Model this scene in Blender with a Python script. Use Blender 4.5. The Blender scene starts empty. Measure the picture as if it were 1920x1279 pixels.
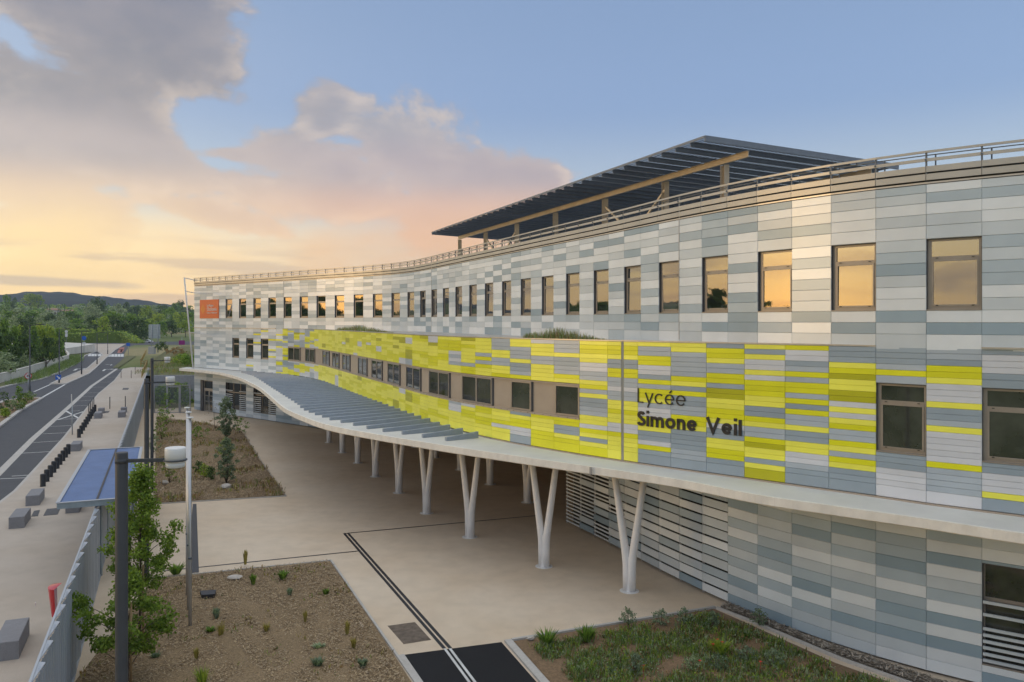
import bpy, math, random
from mathutils import Vector, Matrix
random.seed(7)
sc = bpy.context.scene
C = sc.collection
rad = math.radians

# ------------------------------------------------------------------ camera
CAMH = 9.42
cam = bpy.data.cameras.new('camera')
cam.sensor_width = 36.0
cam.lens = 1500.0 / 1920.0 * 36.0
cam.shift_y = -(639.5 - 602.06) / 1920.0
cam.clip_start = 0.1
cam.clip_end = 20000
camo = bpy.data.objects.new('camera', cam)
C.objects.link(camo)
camo.location = (0, 0, CAMH)
camo.rotation_euler = (math.pi / 2, 0, 0)
sc.camera = camo

# ------------------------------------------------------------------ exposure
sc.view_settings.view_transform = 'Standard'
sc.view_settings.look = 'None'
sc.view_settings.gamma = 1.0
sc.view_settings.use_curve_mapping = False
EXPO = 2.62
sc.view_settings.exposure = EXPO
sc.cycles.use_denoising = True
sc.cycles.max_bounces = 6
sc.cycles.transparent_max_bounces = 12
sc.cycles.volume_bounces = 0

# ------------------------------------------------------------------ sky
SUN_AZ, SUN_EL = rad(-92), rad(4)      # measured from +Y, positive to +X
world = bpy.data.worlds.new('World')
sc.world = world
world.use_nodes = True
wt = world.node_tree
wn, wl = wt.nodes, wt.links
bg = wn['Background']
BGS = 0.12
bg.inputs['Strength'].default_value = BGS
KS = 1.0 / (BGS * 2 ** 2.5)           # a radiance as seen in the picture -> sky colour value


def sock(v):
    return v


def M(op, a, b=None, c=None, clamp=False):
    n = wn.new('ShaderNodeMath')
    n.operation = op
    n.use_clamp = clamp
    for i, v in enumerate((a, b, c)):
        if v is None:
            continue
        if isinstance(v, (int, float)):
            n.inputs[i].default_value = v
        else:
            wl.new(v, n.inputs[i])
    return n.outputs[0]


def mixc(f, a, b, mode='MIX'):
    n = wn.new('ShaderNodeMix')
    n.data_type = 'RGBA'
    n.blend_type = mode
    for s, v in ((n.inputs[0], f), (n.inputs[6], a), (n.inputs[7], b)):
        if isinstance(v, (int, float)):
            s.default_value = v
        elif isinstance(v, tuple):
            s.default_value = (v[0], v[1], v[2], 1)
        else:
            wl.new(v, s)
    return n.outputs[2]


def smooth(x, lo, hi):
    n = wn.new('ShaderNodeMapRange')
    n.interpolation_type = 'SMOOTHSTEP'
    wl.new(x, n.inputs[0])
    n.inputs[1].default_value = lo
    n.inputs[2].default_value = hi
    return n.outputs[0]


def ramp(x, stops):
    """stops: (position, colour) with colours as picture radiance; scaled to stay below 1 inside the ramp"""
    n = wn.new('ShaderNodeValToRGB')
    cr = n.color_ramp
    cr.interpolation = 'EASE'
    while len(cr.elements) < len(stops):
        cr.elements.new(0.5)
    for e, (p, c) in zip(cr.elements, stops):
        e.position = p
        e.color = (c[0] / 4, c[1] / 4, c[2] / 4, 1)
    wl.new(x, n.inputs[0])
    return n.outputs[0]


tc = wn.new('ShaderNodeTexCoord')
sep = wn.new('ShaderNodeSeparateXYZ')
wl.new(tc.outputs['Generated'], sep.inputs[0])
sx, sy, sz = sep.outputs
AZ = M('ARCTAN2', sx, sy)
EL = M('ARCSINE', sz)
ELn = M('MULTIPLY', EL, 1 / 1.5708, clamp=True)


def d2e(d):
    return d / 90.0


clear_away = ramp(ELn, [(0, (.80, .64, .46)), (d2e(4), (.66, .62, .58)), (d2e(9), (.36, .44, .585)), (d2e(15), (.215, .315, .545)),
                        (d2e(22), (.205, .30, .51)), (d2e(32), (.45, .53, .67)), (d2e(50), (.85, .88, .92)), (1, (1.05, 1.06, 1.08))])  # overhead stops brightened beyond the sky in view, as added fill light
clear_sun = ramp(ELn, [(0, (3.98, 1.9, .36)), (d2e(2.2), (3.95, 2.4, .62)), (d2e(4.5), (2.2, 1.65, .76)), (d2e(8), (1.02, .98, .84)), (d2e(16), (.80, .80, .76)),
                       (d2e(24), (.55, .60, .68)), (d2e(50), (.86, .88, .92)), (1, (1.05, 1.06, 1.08))])  # overhead end brightened likewise, to lift ground and walls
tsun = M('POWER', M('MULTIPLY_ADD', M('COSINE', M('ADD', AZ, -SUN_AZ)), 0.5, 0.5), 5.0)
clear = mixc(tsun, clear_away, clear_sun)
# a little warmth at the foot of the sky in the view's left half
warm_w = M('MULTIPLY', smooth(AZ, 0.05, -0.55), smooth(EL, 0.17, 0.01))
clear = mixc(M('MULTIPLY', warm_w, 0.94), clear, (1.5 / 4, 1.03 / 4, .42 / 4))

# cloud field in direction space -------------------------------------------------
comb = wn.new('ShaderNodeCombineXYZ')
wl.new(AZ, comb.inputs[0])
wl.new(M('MULTIPLY', EL, 1.7), comb.inputs[1])
comb.inputs[2].default_value = 3.1


def noise(vec, scale, detail, rough=0.55, off=(0, 0, 0), dist=0.0):
    m = wn.new('ShaderNodeMapping')
    m.inputs['Location'].default_value = off
    wl.new(vec, m.inputs[0])
    n = wn.new('ShaderNodeTexNoise')
    n.inputs['Scale'].default_value = scale
    n.inputs['Detail'].default_value = detail
    n.inputs['Roughness'].default_value = rough
    n.inputs['Distortion'].default_value = dist
    wl.new(m.outputs[0], n.inputs[0])
    return n.outputs['Fac']


def pix(x, y):
    X, Y, Z = (x - 960), 1500.0, (602 - y)
    return math.atan2(X, Y), math.atan2(Z, math.hypot(X, Y))


def blob(x, y, rx, ry, rot=0, at=None):
    """soft elliptic mass centred on a direction; radii in hundredths of a radian"""
    a0, e0 = at or pix(x, y)
    da, de = M('ADD', AZ, -a0), M('ADD', EL, -e0)
    c, s = math.cos(rad(rot)), math.sin(rad(rot))
    u = M('ADD', M('MULTIPLY', da, c / (rx / 100)), M('MULTIPLY', de, s / (rx / 100)))
    v = M('ADD', M('MULTIPLY', da, -s / (ry / 100)), M('MULTIPLY', de, c / (ry / 100)))
    r = M('SQRT', M('ADD', M('MULTIPLY', u, u), M('MULTIPLY', v, v)))
    return M('SUBTRACT', 1.0, r)


masses = [blob(215, 70, 17, 13, -25), blob(310, 130, 10, 8, -10), blob(110, 230, 22, 11, 0), blob(215, 270, 15, 8, -15),
          blob(40, 330, 18, 9, 0), blob(250, -10, 14, 9, 0), blob(-140, 200, 22, 16, 0), blob(300, 60, 9, 8, 0), blob(340, 20, 8, 7, 0), blob(170, 20, 14, 9, 0),
          blob(540, 285, 12, 4.2, 6), blob(610, 230, 5.5, 5.2, 0), blob(750, 290, 14, 7.2, -5), blob(930, 335, 14, 6.2, -14), blob(640, 300, 9, 6, 0),
          blob(440, 288, 7, 1.8, 0), blob(850, 400, 15, 7.5, 0), blob(640, 370, 17, 5, 0), blob(390, 400, 14, 2.2, -12)]
field = masses[0]
for m_ in masses[1:]:
    n_ = M('SMOOTH_MAX', field, m_, 0.25)
    field = n_
far_field = M('MULTIPLY_ADD', noise(comb.outputs[0], 1.3, 3, .5, (5, 2, 0)), 2.4, -1.75)
outside = M('MAXIMUM', smooth(AZ, 0.75, 1.1), smooth(AZ, -0.7, -1.0))
field = M('MAXIMUM', field, M('SUBTRACT', far_field, M('MULTIPLY', M('SUBTRACT', 1.0, outside), 3.0)))
n_big = noise(comb.outputs[0], 7.5, 10, .60, (1.3, 0.2, 0), 0.25)
n_up = noise(comb.outputs[0], 7.5, 10, .60, (1.32, 0.2 - 0.03, 0), 0.25)
dens_raw = M('ADD', field, M('MULTIPLY_ADD', n_big, 2.3, -1.28))
dens_up = M('ADD', field, M('MULTIPLY_ADD', n_up, 2.3, -1.28))
dens = smooth(dens_raw, 0.0, 0.30)
edge = M('MULTIPLY', M('SUBTRACT', dens_raw, dens_up), 2.0, clamp=True)
thin_edge = M('MULTIPLY', smooth(dens_raw, 0.0, 0.25), smooth(dens_raw, 0.75, 0.25))
lit = M('MULTIPLY', thin_edge, M('MULTIPLY_ADD', edge, 1.0, 0.15), clamp=True)

q = 0.25
cl_low = ramp(ELn, [(0, (1.05, .74, .32)), (d2e(4), (1.0, .68, .36)), (d2e(7.5), (.74, .50, .35)), (d2e(11), (.46, .36, .34)),
                    (d2e(15), (.215, .18, .20)), (d2e(22), (.18, .165, .21)), (d2e(45), (.66, .67, .70)), (1, (.9, .9, .92))])  # overhead cloud tone also raised, for added light from above
cl_pink = ramp(ELn, [(0, (.94, .58, .34)), (d2e(4), (.84, .47, .32)), (d2e(7.5), (.66, .385, .31)), (d2e(10.5), (.42, .32, .345)),
                     (d2e(14), (.32, .295, .345)), (d2e(22), (.30, .30, .36)), (d2e(45), (.66, .67, .70)), (1, (.9, .9, .92))])  # same raised overhead tone, added for fill light
cloud_col = mixc(smooth(AZ, -0.45, -0.12), cl_low, cl_pink)
n_in = noise(comb.outputs[0], 11, 6, .55, (7, 3, 1))
cloud_col = mixc(M('MULTIPLY_ADD', n_in, 1.4, -0.45, clamp=True), cloud_col, mixc(0.17, cloud_col, (1.3 * q, .94 * q, .68 * q)))
cloud_col = mixc(M('MULTIPLY', lit, 0.34), cloud_col, (1.2 * q, .92 * q, .66 * q))
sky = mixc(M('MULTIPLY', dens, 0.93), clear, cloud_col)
# pink veil under the bank and thin streaks low over the horizon
veil = M('MULTIPLY', M('MULTIPLY', smooth(EL, 0.175, 0.08), smooth(EL, -0.01, 0.05)), smooth(noise(comb.outputs[0], 3.0, 5, .55, (9, 0, 0), .4), 0.25, 0.62))
veil = M('MULTIPLY', veil, M('SUBTRACT', 1.0, M('MULTIPLY', outside, .6)))
veil_col = mixc(smooth(AZ, -0.55, -0.12), (1.14 * q, .80 * q, .37 * q), (.88 * q, .47 * q, .26 * q))
sky = mixc(M('MULTIPLY', veil, 0.92), sky, veil_col)
comb2 = wn.new('ShaderNodeCombineXYZ')
wl.new(AZ, comb2.inputs[0])
wl.new(M('MULTIPLY', EL, 9.0), comb2.inputs[1])
streak = M('MULTIPLY', smooth(noise(comb2.outputs[0], 5.0, 4, .5, (2.2, .9, 0)), 0.50, 0.63), M('MULTIPLY', smooth(EL, 0.12, 0.05), smooth(EL, 0.005, 0.02)))
sky = mixc(M('MULTIPLY', streak, 0.66), sky, (.62 * q, .44 * q, .33 * q))
lowbar = blob(60, 527, 13, .75, -2)
lowbar = smooth(M('ADD', lowbar, M('MULTIPLY_ADD', n_big, 1.2, -.65)), 0.05, 0.5)
sky = mixc(M('MULTIPLY', lowbar, 0.6), sky, (.50 * q, .40 * q, .34 * q))
# low cloud bars beside the afterglow, the ones mirrored in the windows
for a0_, e0_, rx_, ry_, w_ in ((-2.10, .042, 26, 2.2, .75), (-1.72, .085, 18, 1.6, .55), (-1.30, .062, 20, 1.5, .55), (-.98, .075, 16, 1.7, .6), (-1.48, .020, 16, .8, .5)):
    bar_ = blob(0, 0, rx_, ry_, 1, (a0_, e0_))
    bar_ = smooth(M('ADD', bar_, M('MULTIPLY_ADD', n_big, 2.2, -1.15)), 0.1, 0.6)
    sky = mixc(M('MULTIPLY', bar_, w_), sky, (.50 * q, .36 * q, .30 * q))
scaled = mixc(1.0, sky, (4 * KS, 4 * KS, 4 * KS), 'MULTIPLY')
nish = wn.new('ShaderNodeTexSky')
nish.sky_type = 'NISHITA'
nish.sun_disc = False
nish.sun_elevation = SUN_EL
nish.sun_rotation = SUN_AZ
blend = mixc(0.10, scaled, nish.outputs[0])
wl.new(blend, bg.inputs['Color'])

# ------------------------------------------------------------------ sun (already in the haze at the horizon: very soft and warm)
sl = bpy.data.lights.new('sun', 'SUN')
sl.energy = 0.10
sl.color = (1.0, .66, .32)
sl.angle = rad(9)
so = bpy.data.objects.new('sun', sl)
C.objects.link(so)
LSUN_EL = rad(4.5)
dv = Vector((math.sin(SUN_AZ) * math.cos(LSUN_EL), math.cos(SUN_AZ) * math.cos(LSUN_EL), math.sin(LSUN_EL)))
so.rotation_euler = dv.to_track_quat('Z', 'Y').to_euler()
so.location = (-60, 10, 40)


# ------------------------------------------------------------------ helpers
def gp(x, y, z=0.0):
    """the point at height z seen at photo position x, y"""
    D = 1500.0 * (CAMH - z) / (y - 602.06)
    return Vector(((x - 960) / 1500.0 * D, D, z))


def tag(o, label=None, cat=None, group=None, kind=None):
    if label: o['label'] = label
    if cat: o['category'] = cat
    if group: o['group'] = group
    if kind: o['kind'] = kind
    return o


def empty(name, loc=(0, 0, 0), rz=0.0, label=None, cat=None, group=None):
    o = bpy.data.objects.new(name, None)
    C.objects.link(o)
    o.location = loc
    o.rotation_euler = (0, 0, rz)
    o.empty_display_size = 0.3
    return tag(o, label, cat, group)


class MB:
    def __init__(s):
        s.v, s.f, s.m, s.sm = [], [], [], []

    def face(s, pts, m=0, smooth=False):
        i = len(s.v)
        s.v.extend([tuple(p) for p in pts])
        s.f.append(tuple(range(i, i + len(pts))))
        s.m.append(m)
        s.sm.append(smooth)

    def raw(s, vs, fs, m=0, smooth=False):
        i = len(s.v)
        s.v.extend([tuple(p) for p in vs])
        for f in fs:
            s.f.append(tuple(i + k for k in f))
            s.m.append(m)
            s.sm.append(smooth)

    def box(s, x0, x1, y0, y1, z0, z1, m=0, T=None, taper=None):
        vs = [(x0, y0, z0), (x1, y0, z0), (x1, y1, z0), (x0, y1, z0), (x0, y0, z1), (x1, y0, z1), (x1, y1, z1), (x0, y1, z1)]
        if T is not None:
            vs = [T @ Vector(p) for p in vs]
        s.raw(vs, [(0, 3, 2, 1), (4, 5, 6, 7), (0, 1, 5, 4), (1, 2, 6, 5), (2, 3, 7, 6), (3, 0, 4, 7)], m)

    def bar(s, a, b, w, h, m=0):
        """rectangular bar from a to b, w wide sideways and h high, centred"""
        a, b = Vector(a), Vector(b)
        d = (b - a).normalized()
        side = d.cross(Vector((0, 0, 1)))
        if side.length < 1e-4:
            side = Vector((1, 0, 0))
        side.normalize()
        up = side.cross(d).normalized()
        vs = []
        for p in (a, b):
            for su, uu in ((-1, -1), (1, -1), (1, 1), (-1, 1)):
                vs.append(p + side * (su * w / 2) + up * (uu * h / 2))
        s.raw(vs, [(0, 1, 2, 3), (7, 6, 5, 4), (0, 4, 5, 1), (1, 5, 6, 2), (2, 6, 7, 3), (3, 7, 4, 0)], m)

    def tube(s, pts, rs, n=10, m=0, smooth=True, cap=True):
        pts = [Vector(p) for p in pts]
        if isinstance(rs, (int, float)):
            rs = [rs] * len(pts)
        i0 = len(s.v)
        prev = None
        for i, p in enumerate(pts):
            d = (pts[min(i + 1, len(pts) - 1)] - pts[max(i - 1, 0)]).normalized()
            ref = Vector((0, 1, 0)) if abs(d.z) > .9 else Vector((0, 0, 1))
            if prev is not None:
                ref = prev
            a = (ref - d * ref.dot(d)).normalized()
            b = d.cross(a)
            prev = a
            for k in range(n):
                t = 2 * math.pi * k / n
                s.v.append(tuple(p + (a * math.cos(t) + b * math.sin(t)) * rs[i]))
        for i in range(len(pts) - 1):
            for k in range(n):
                k2 = (k + 1) % n
                s.f.append((i0 + i * n + k, i0 + i * n + k2, i0 + (i + 1) * n + k2, i0 + (i + 1) * n + k))
                s.m.append(m)
                s.sm.append(smooth)
        if cap:
            s.f.append(tuple(i0 + k for k in range(n))[::-1]); s.m.append(m); s.sm.append(False)
            e = i0 + (len(pts) - 1) * n
            s.f.append(tuple(e + k for k in range(n))); s.m.append(m); s.sm.append(False)

    def prism(s, poly, z0, z1, m=0, bottom=False):
        n = len(poly)
        s.face([(p[0], p[1], z1) for p in poly], m)
        if bottom:
            s.face([(p[0], p[1], z0) for p in poly][::-1], m)
        for i in range(n):
            a, b = poly[i], poly[(i + 1) % n]
            s.face([(a[0], a[1], z0), (b[0], b[1], z0), (b[0], b[1], z1), (a[0], a[1], z1)], m)

    def mesh(s, name, mats):
        me = bpy.data.meshes.new(name)
        me.from_pydata(s.v, [], s.f)
        if not isinstance(mats, (list, tuple)):
            mats = [mats]
        for m_ in mats:
            me.materials.append(m_)
        if len(mats) > 1:
            me.polygons.foreach_set('material_index', s.m)
        if any(s.sm):
            me.polygons.foreach_set('use_smooth', s.sm)
        me.update()
        return me

    def build(s, name, mats, parent=None, **kw):
        return link(name, s.mesh(name, mats), parent, **kw)


def link(name, me, parent=None, loc=None, rz=None, mat=None, **kw):
    o = bpy.data.objects.new(name, me)
    C.objects.link(o)
    if parent is not None:
        o.parent = parent
    if mat is not None:
        o.matrix_local = mat
    if loc is not None:
        o.location = loc
    if rz is not None:
        o.rotation_euler = (0, 0, rz)
    return tag(o, **kw)


def copy_tree(o, parent=None):
    c = o.copy()
    C.objects.link(c)
    if parent is not None:
        c.parent = parent
    for ch in list(o.children):
        copy_tree(ch, c)
    return c


# ------------------------------------------------------------------ materials
def mat(name, col, rough=.6, metal=0.0, spec=.5, var=0.0, vscale=4.0, bump=0.0, bscale=40.0, ior=None, coat=0.0, emit=None, rvar=0.0, detail=6, objvar=0.0, col2=None, stretch=None):
    m = bpy.data.materials.new(name)
    m.use_nodes = True
    nt = m.node_tree
    p = nt.nodes['Principled BSDF']
    p.inputs['Base Color'].default_value = (*col, 1)
    p.inputs['Roughness'].default_value = rough
    p.inputs['Metallic'].default_value = metal
    p.inputs['Specular IOR Level'].default_value = spec
    if ior: p.inputs['IOR'].default_value = ior
    if coat: p.inputs['Coat Weight'].default_value = coat
    geo = None
    if var or bump or rvar:
        geo = nt.nodes.new('ShaderNodeTexCoord').outputs['Object'] if stretch == 'object' else nt.nodes.new('ShaderNodeNewGeometry').outputs['Position']
        if isinstance(stretch, tuple):
            mp = nt.nodes.new('ShaderNodeMapping')
            mp.inputs['Scale'].default_value = stretch
            nt.links.new(geo, mp.inputs[0])
            geo = mp.outputs[0]
    if var or col2:
        n = nt.nodes.new('ShaderNodeTexNoise')
        n.inputs['Scale'].default_value = vscale
        n.inputs['Detail'].default_value = detail
        n.inputs['Roughness'].default_value = .6
        nt.links.new(geo, n.inputs[0])
        r = nt.nodes.new('ShaderNodeValToRGB')
        c2 = col2 or tuple(c * (1 - var) for c in col)
        c1 = col if col2 else tuple(min(1, c * (1 + var)) for c in col)
        r.color_ramp.elements[0].position = .32
        r.color_ramp.elements[1].position = .68
        r.color_ramp.elements[0].color = (*c2, 1)
        r.color_ramp.elements[1].color = (*c1, 1)
        nt.links.new(n.outputs['Fac'], r.inputs[0])
        last = r.outputs[0]
        nt.links.new(last, p.inputs['Base Color'])
        if rvar:
            mr = nt.nodes.new('ShaderNodeMapRange')
            mr.inputs[3].default_value = max(0.02, rough - rvar)
            mr.inputs[4].default_value = rough + rvar
            nt.links.new(n.outputs['Fac'], mr.inputs[0])
            nt.links.new(mr.outputs[0], p.inputs['Roughness'])
    if objvar:
        oi = nt.nodes.new('ShaderNodeObjectInfo')
        hsv = nt.nodes.new('ShaderNodeHueSaturation')
        mr = nt.nodes.new('ShaderNodeMapRange')
        mr.inputs[3].default_value = 1 - objvar
        mr.inputs[4].default_value = 1 + objvar
        nt.links.new(oi.outputs['Random'], mr.inputs[0])
        nt.links.new(mr.outputs[0], hsv.inputs['Value'])
        if p.inputs['Base Color'].links:
            nt.links.new(p.inputs['Base Color'].links[0].from_socket, hsv.inputs['Color'])
        else:
            hsv.inputs['Color'].default_value = (*col, 1)
        nt.links.new(hsv.outputs[0], p.inputs['Base Color'])
    if bump:
        n = nt.nodes.new('ShaderNodeTexNoise')
        n.inputs['Scale'].default_value = bscale
        n.inputs['Detail'].default_value = 5
        nt.links.new(geo, n.inputs[0])
        b = nt.nodes.new('ShaderNodeBump')
        b.inputs['Strength'].default_value = bump
        b.inputs['Distance'].default_value = .02
        nt.links.new(n.outputs['Fac'], b.inputs['Height'])
        nt.links.new(b.outputs[0], p.inputs['Normal'])
    return m


PANEL = dict(rough=.30, metal=.08, spec=.65, var=.05, vscale=.8, detail=3, objvar=.06, bump=.10, bscale=1.1)
GREYS = [mat('panel_white', (.70, .76, .81), **PANEL), mat('panel_pale_grey', (.54, .61, .665), **PANEL),
         mat('panel_mid_grey', (.405, .495, .565), **PANEL), mat('panel_blue_grey', (.285, .385, .465), **PANEL)]
STRIPG = [mat('strip_pale', (.64, .68, .745), **PANEL), mat('strip_grey', (.42, .495, .57), **PANEL), mat('strip_blue_grey', (.31, .39, .465), **PANEL)]
LIMES = [mat('strip_yellow', (.90, .90, .11), **PANEL), mat('strip_lime', (.76, .77, .014), **PANEL), mat('strip_olive', (.48, .485, .010), **PANEL)]
m_backing = mat('wall_backing', (.05, .052, .055), .8)
m_frame = mat('window_frame_taupe', (.30, .27, .235), .42, .35, var=.08, vscale=2)
m_band = mat('window_band_taupe', (.38, .325, .265), .5, .1, var=.06, vscale=1.2)
m_glass = mat('coated_glass', (.012, .014, .015), .02, 0, spec=.5, ior=3.5, bump=.05, bscale=1.6)
m_glassd = mat('dark_glass', (.042, .045, .040), .04, 0, ior=1.95, var=.6, vscale=.8)
m_reveal = mat('window_reveal', (.09, .09, .095), .6)
m_trim = mat('metal_trim', (.50, .47, .43), .32, .5, var=.06)
m_parapet = mat('parapet_metal', (.44, .425, .39), .34, .25, var=.06, vscale=.8, objvar=.03)
m_rail = mat('railing_metal', (.40, .41, .43), .4, .5)
m_darkrail = mat('railing_post_metal', (.14, .16, .19), .5, .4)
m_slab = mat('canopy_top_membrane', (.66, .65, .61), .75, var=.07, vscale=.7, bump=.15, bscale=60)
m_slabedge = mat('canopy_concrete_edge', (.80, .765, .69), .8, var=.09, vscale=2.6, bump=.4, bscale=18, detail=10, stretch=(1, 1, .5))
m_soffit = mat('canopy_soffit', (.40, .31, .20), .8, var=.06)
m_beam = mat('sunshade_beam_grey', (.29, .335, .40), .5, .15, var=.06)
m_column = mat('column_white', (.80, .79, .78), .45, var=.04, vscale=3)
m_steel = mat('steel_dark', (.21, .235, .275), .5, .2, var=.08)
m_steelwarm = mat('steel_galvanised', (.52, .43, .31), .38, .5, var=.12, vscale=1.5)
m_cell = mat('solar_cell', (.045, .052, .066), .3, .1)
m_roof = mat('roof_membrane', (.32, .31, .29), .85, var=.1)
m_black = mat('lettering_black', (.02, .021, .023), .4)
m_orange = mat('sign_orange', (.70, .135, .028), .5, var=.04)
m_amber = mat('sign_amber', (.72, .22, .02), .5)
m_signwhite = mat('sign_white', (.75, .74, .72), .5)


def speckle(name, c1, c2, c3, fine=60.0, big=.35, rough=.85, bump=.3, stain=.35):
    """fine aggregate speckle over broad worn patches"""
    m = bpy.data.materials.new(name)
    m.use_nodes = True
    nt = m.node_tree
    p = nt.nodes['Principled BSDF']
    p.inputs['Roughness'].default_value = rough
    p.inputs['Specular IOR Level'].default_value = .3
    g = nt.nodes.new('ShaderNodeNewGeometry').outputs['Position']

    def nz(s, d, r=.6):
        n = nt.nodes.new('ShaderNodeTexNoise')
        n.inputs['Scale'].default_value = s
        n.inputs['Detail'].default_value = d
        n.inputs['Roughness'].default_value = r
        nt.links.new(g, n.inputs[0])
        return n.outputs['Fac']

    def rp(f, a, b, lo=.35, hi=.65):
        r = nt.nodes.new('ShaderNodeValToRGB')
        r.color_ramp.elements[0].position = lo
        r.color_ramp.elements[1].position = hi
        r.color_ramp.elements[0].color = (*a, 1)
        r.color_ramp.elements[1].color = (*b, 1)
        nt.links.new(f, r.inputs[0])
        return r.outputs[0]
    fine_c = rp(nz(fine, 3), c2, c1, .3, .62)
    mid = nz(big * 9, 6)
    bigc = nz(big, 7)
    mx = nt.nodes.new('ShaderNodeMix'); mx.data_type = 'RGBA'
    mr = nt.nodes.new('ShaderNodeMapRange')
    mr.inputs[1].default_value = .4; mr.inputs[2].default_value = .72; mr.inputs[4].default_value = stain
    nt.links.new(bigc, mr.inputs[0])
    nt.links.new(mr.outputs[0], mx.inputs[0])
    nt.links.new(fine_c, mx.inputs[6])
    mx.inputs[7].default_value = (*c3, 1)
    m2 = nt.nodes.new('ShaderNodeMix'); m2.data_type = 'RGBA'; m2.blend_type = 'MULTIPLY'
    m2.inputs[0].default_value = .35
    nt.links.new(mx.outputs[2], m2.inputs[6])
    nt.links.new(rp(mid, (.72, .72, .72), (1, 1, 1), .3, .6), m2.inputs[7])
    nt.links.new(m2.outputs[2], p.inputs['Base Color'])
    b = nt.nodes.new('ShaderNodeBump')
    b.inputs['Strength'].default_value = bump
    b.inputs['Distance'].default_value = .01
    nt.links.new(nz(fine, 3), b.inputs['Height'])
    nt.links.new(b.outputs[0], p.inputs['Normal'])
    return m


m_pave = speckle('exposed_aggregate', (.76, .635, .49), (.60, .49, .37), (.59, .44, .29), 45, .16, stain=.62)
m_walk = speckle('pavement_concrete', (.55, .485, .415), (.46, .40, .34), (.43, .345, .26), 30, .12, stain=.62)
m_asph = speckle('road_asphalt', (.105, .107, .115), (.07, .072, .08), (.085, .088, .096), 25, .1)
m_asphnew = speckle('fresh_asphalt', (.018, .018, .02), (.01, .01, .012), (.022, .022, .024), 60, .8)
m_mulch = speckle('bark_mulch', (.34, .24, .135), (.13, .09, .05), (.20, .14, .075), 22, .5, bump=1.0, stain=.6)
m_soil = speckle('red_soil', (.27, .175, .10), (.15, .10, .06), (.21, .15, .085), 16, .6, bump=1.0)
m_gravel = speckle('wall_foot_gravel', (.42, .36, .29), (.18, .15, .12), (.27, .22, .16), 26, .8, bump=1.0)
m_kerb = speckle('kerb_concrete', (.56, .53, .49), (.48, .45, .42), (.42, .39, .35), 20, .7)
m_block = speckle('bench_concrete', (.27, .27, .285), (.23, .23, .245), (.21, .21, .22), 40, .8, bump=.1)
m_paint = mat('road_paint', (.62, .62, .60), .7, var=.18, vscale=1.5)
m_redpaint = mat('faded_red_paint', (.36, .13, .10), .7, var=.2)
m_drain = mat('drain_grate', (.05, .05, .055), .5, .5)
m_iron = mat('rusty_iron_cover', (.16, .125, .095), .75, .2, var=.35, vscale=5)
m_darkiron = mat('cast_iron_cover', (.10, .10, .105), .7, .3, var=.2)
m_wallwhite = mat('low_wall_render', (.60, .57, .51), .85, var=.1, vscale=.5)
m_fieldgrass = mat('rough_grass', (.16, .145, .06), .9, var=.3, vscale=.35, col2=(.085, .105, .03), detail=9)

# ------------------------------------------------------------------ the ground, out to the hills
RIDGE = [(-1500, 556), (-700, 552), (-300, 552), (0, 546), (40, 542), (100, 542), (150, 545), (190, 548), (230, 552), (262, 557), (300, 563), (330, 567),
         (365, 574), (450, 582), (700, 584), (1100, 578), (1700, 582), (2600, 575)]


def ridge_y(px):
    for (a, ya), (b, yb) in zip(RIDGE, RIDGE[1:]):
        if a <= px <= b:
            t = (px - a) / (b - a)
            return ya + (yb - ya) * t
    return 575


def sstep(x, a, b):
    t = min(1, max(0, (x - a) / (b - a)))
    return t * t * (3 - 2 * t)


def hill(x, y):
    r = math.hypot(x, y)
    a = math.atan2(x, y)
    h = -.15
    if r > 400:
        rr_ = min(r, 1420) - 400
        h += rr_ * .023 + sstep(r, 400, 700) * (2.2 * math.sin(a * 11 + r * .003) + 1.8 * math.sin(r * .013 + a * 6))
        h += 12 * math.exp(-((x + 640) / 230) ** 2 - ((y - 1000) / 260) ** 2)
        h += 2 * math.exp(-((x + 420) / 160) ** 2 - ((y - 1250) / 240) ** 2)
    if r > 1450:
        ac = max(-.62, min(.8, a))
        px = 960 + 1500 * math.tan(ac)
        top = (602 - ridge_y(px)) / 1500 * 2600 * math.cos(ac) * .98
        if a < -.62: top *= 1 - .55 * sstep(-a, .62, .95)
        top += 1.6 * math.sin(a * 70) + 1.3 * math.sin(a * 173 + 1) + .9 * math.sin(a * 411)
        k = sstep(r, 1450, 2600) * (1 - .4 * sstep(r, 2620, 3200))
        h += (top - h) * k * (1 + .03 * math.sin(r * .01 + a * 30))
    return h


rings = [0, 60, 130, 250, 330, 400, 460, 520, 600, 680, 760, 840, 920, 1000, 1080, 1160, 1250, 1350, 1450, 1550, 1650, 1750, 1870, 2000, 2150, 2300, 2420, 2520, 2600, 2700, 2900, 3200]
angs = []
a_ = -180.0
while a_ < 180:
    angs.append(rad(a_))
    a_ += .25 if -40 < a_ < -12 else 2.0
vs, fs = [], []
na = len(angs)
for r in rings:
    for a in angs:
        x, y = r * math.sin(a), r * math.cos(a)
        vs.append((x, y, hill(x, y)))
for i in range(len(rings) - 1):
    for k in range(na):
        k2 = (k + 1) % na
        fs.append((i * na + k, i * na + k2, (i + 1) * na + k2, (i + 1) * na + k)[::-1])
m_land = bpy.data.materials.new('country')
m_land.use_nodes = True
nt = m_land.node_tree
pb = nt.nodes['Principled BSDF']
pb.inputs['Roughness'].default_value = .95
pb.inputs['Specular IOR Level'].default_value = .1
gpos = nt.nodes.new('ShaderNodeNewGeometry').outputs['Position']
mp = nt.nodes.new('ShaderNodeMapping'); mp.inputs['Scale'].default_value = (1, .35, 1)
nt.links.new(gpos, mp.inputs[0])


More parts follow.
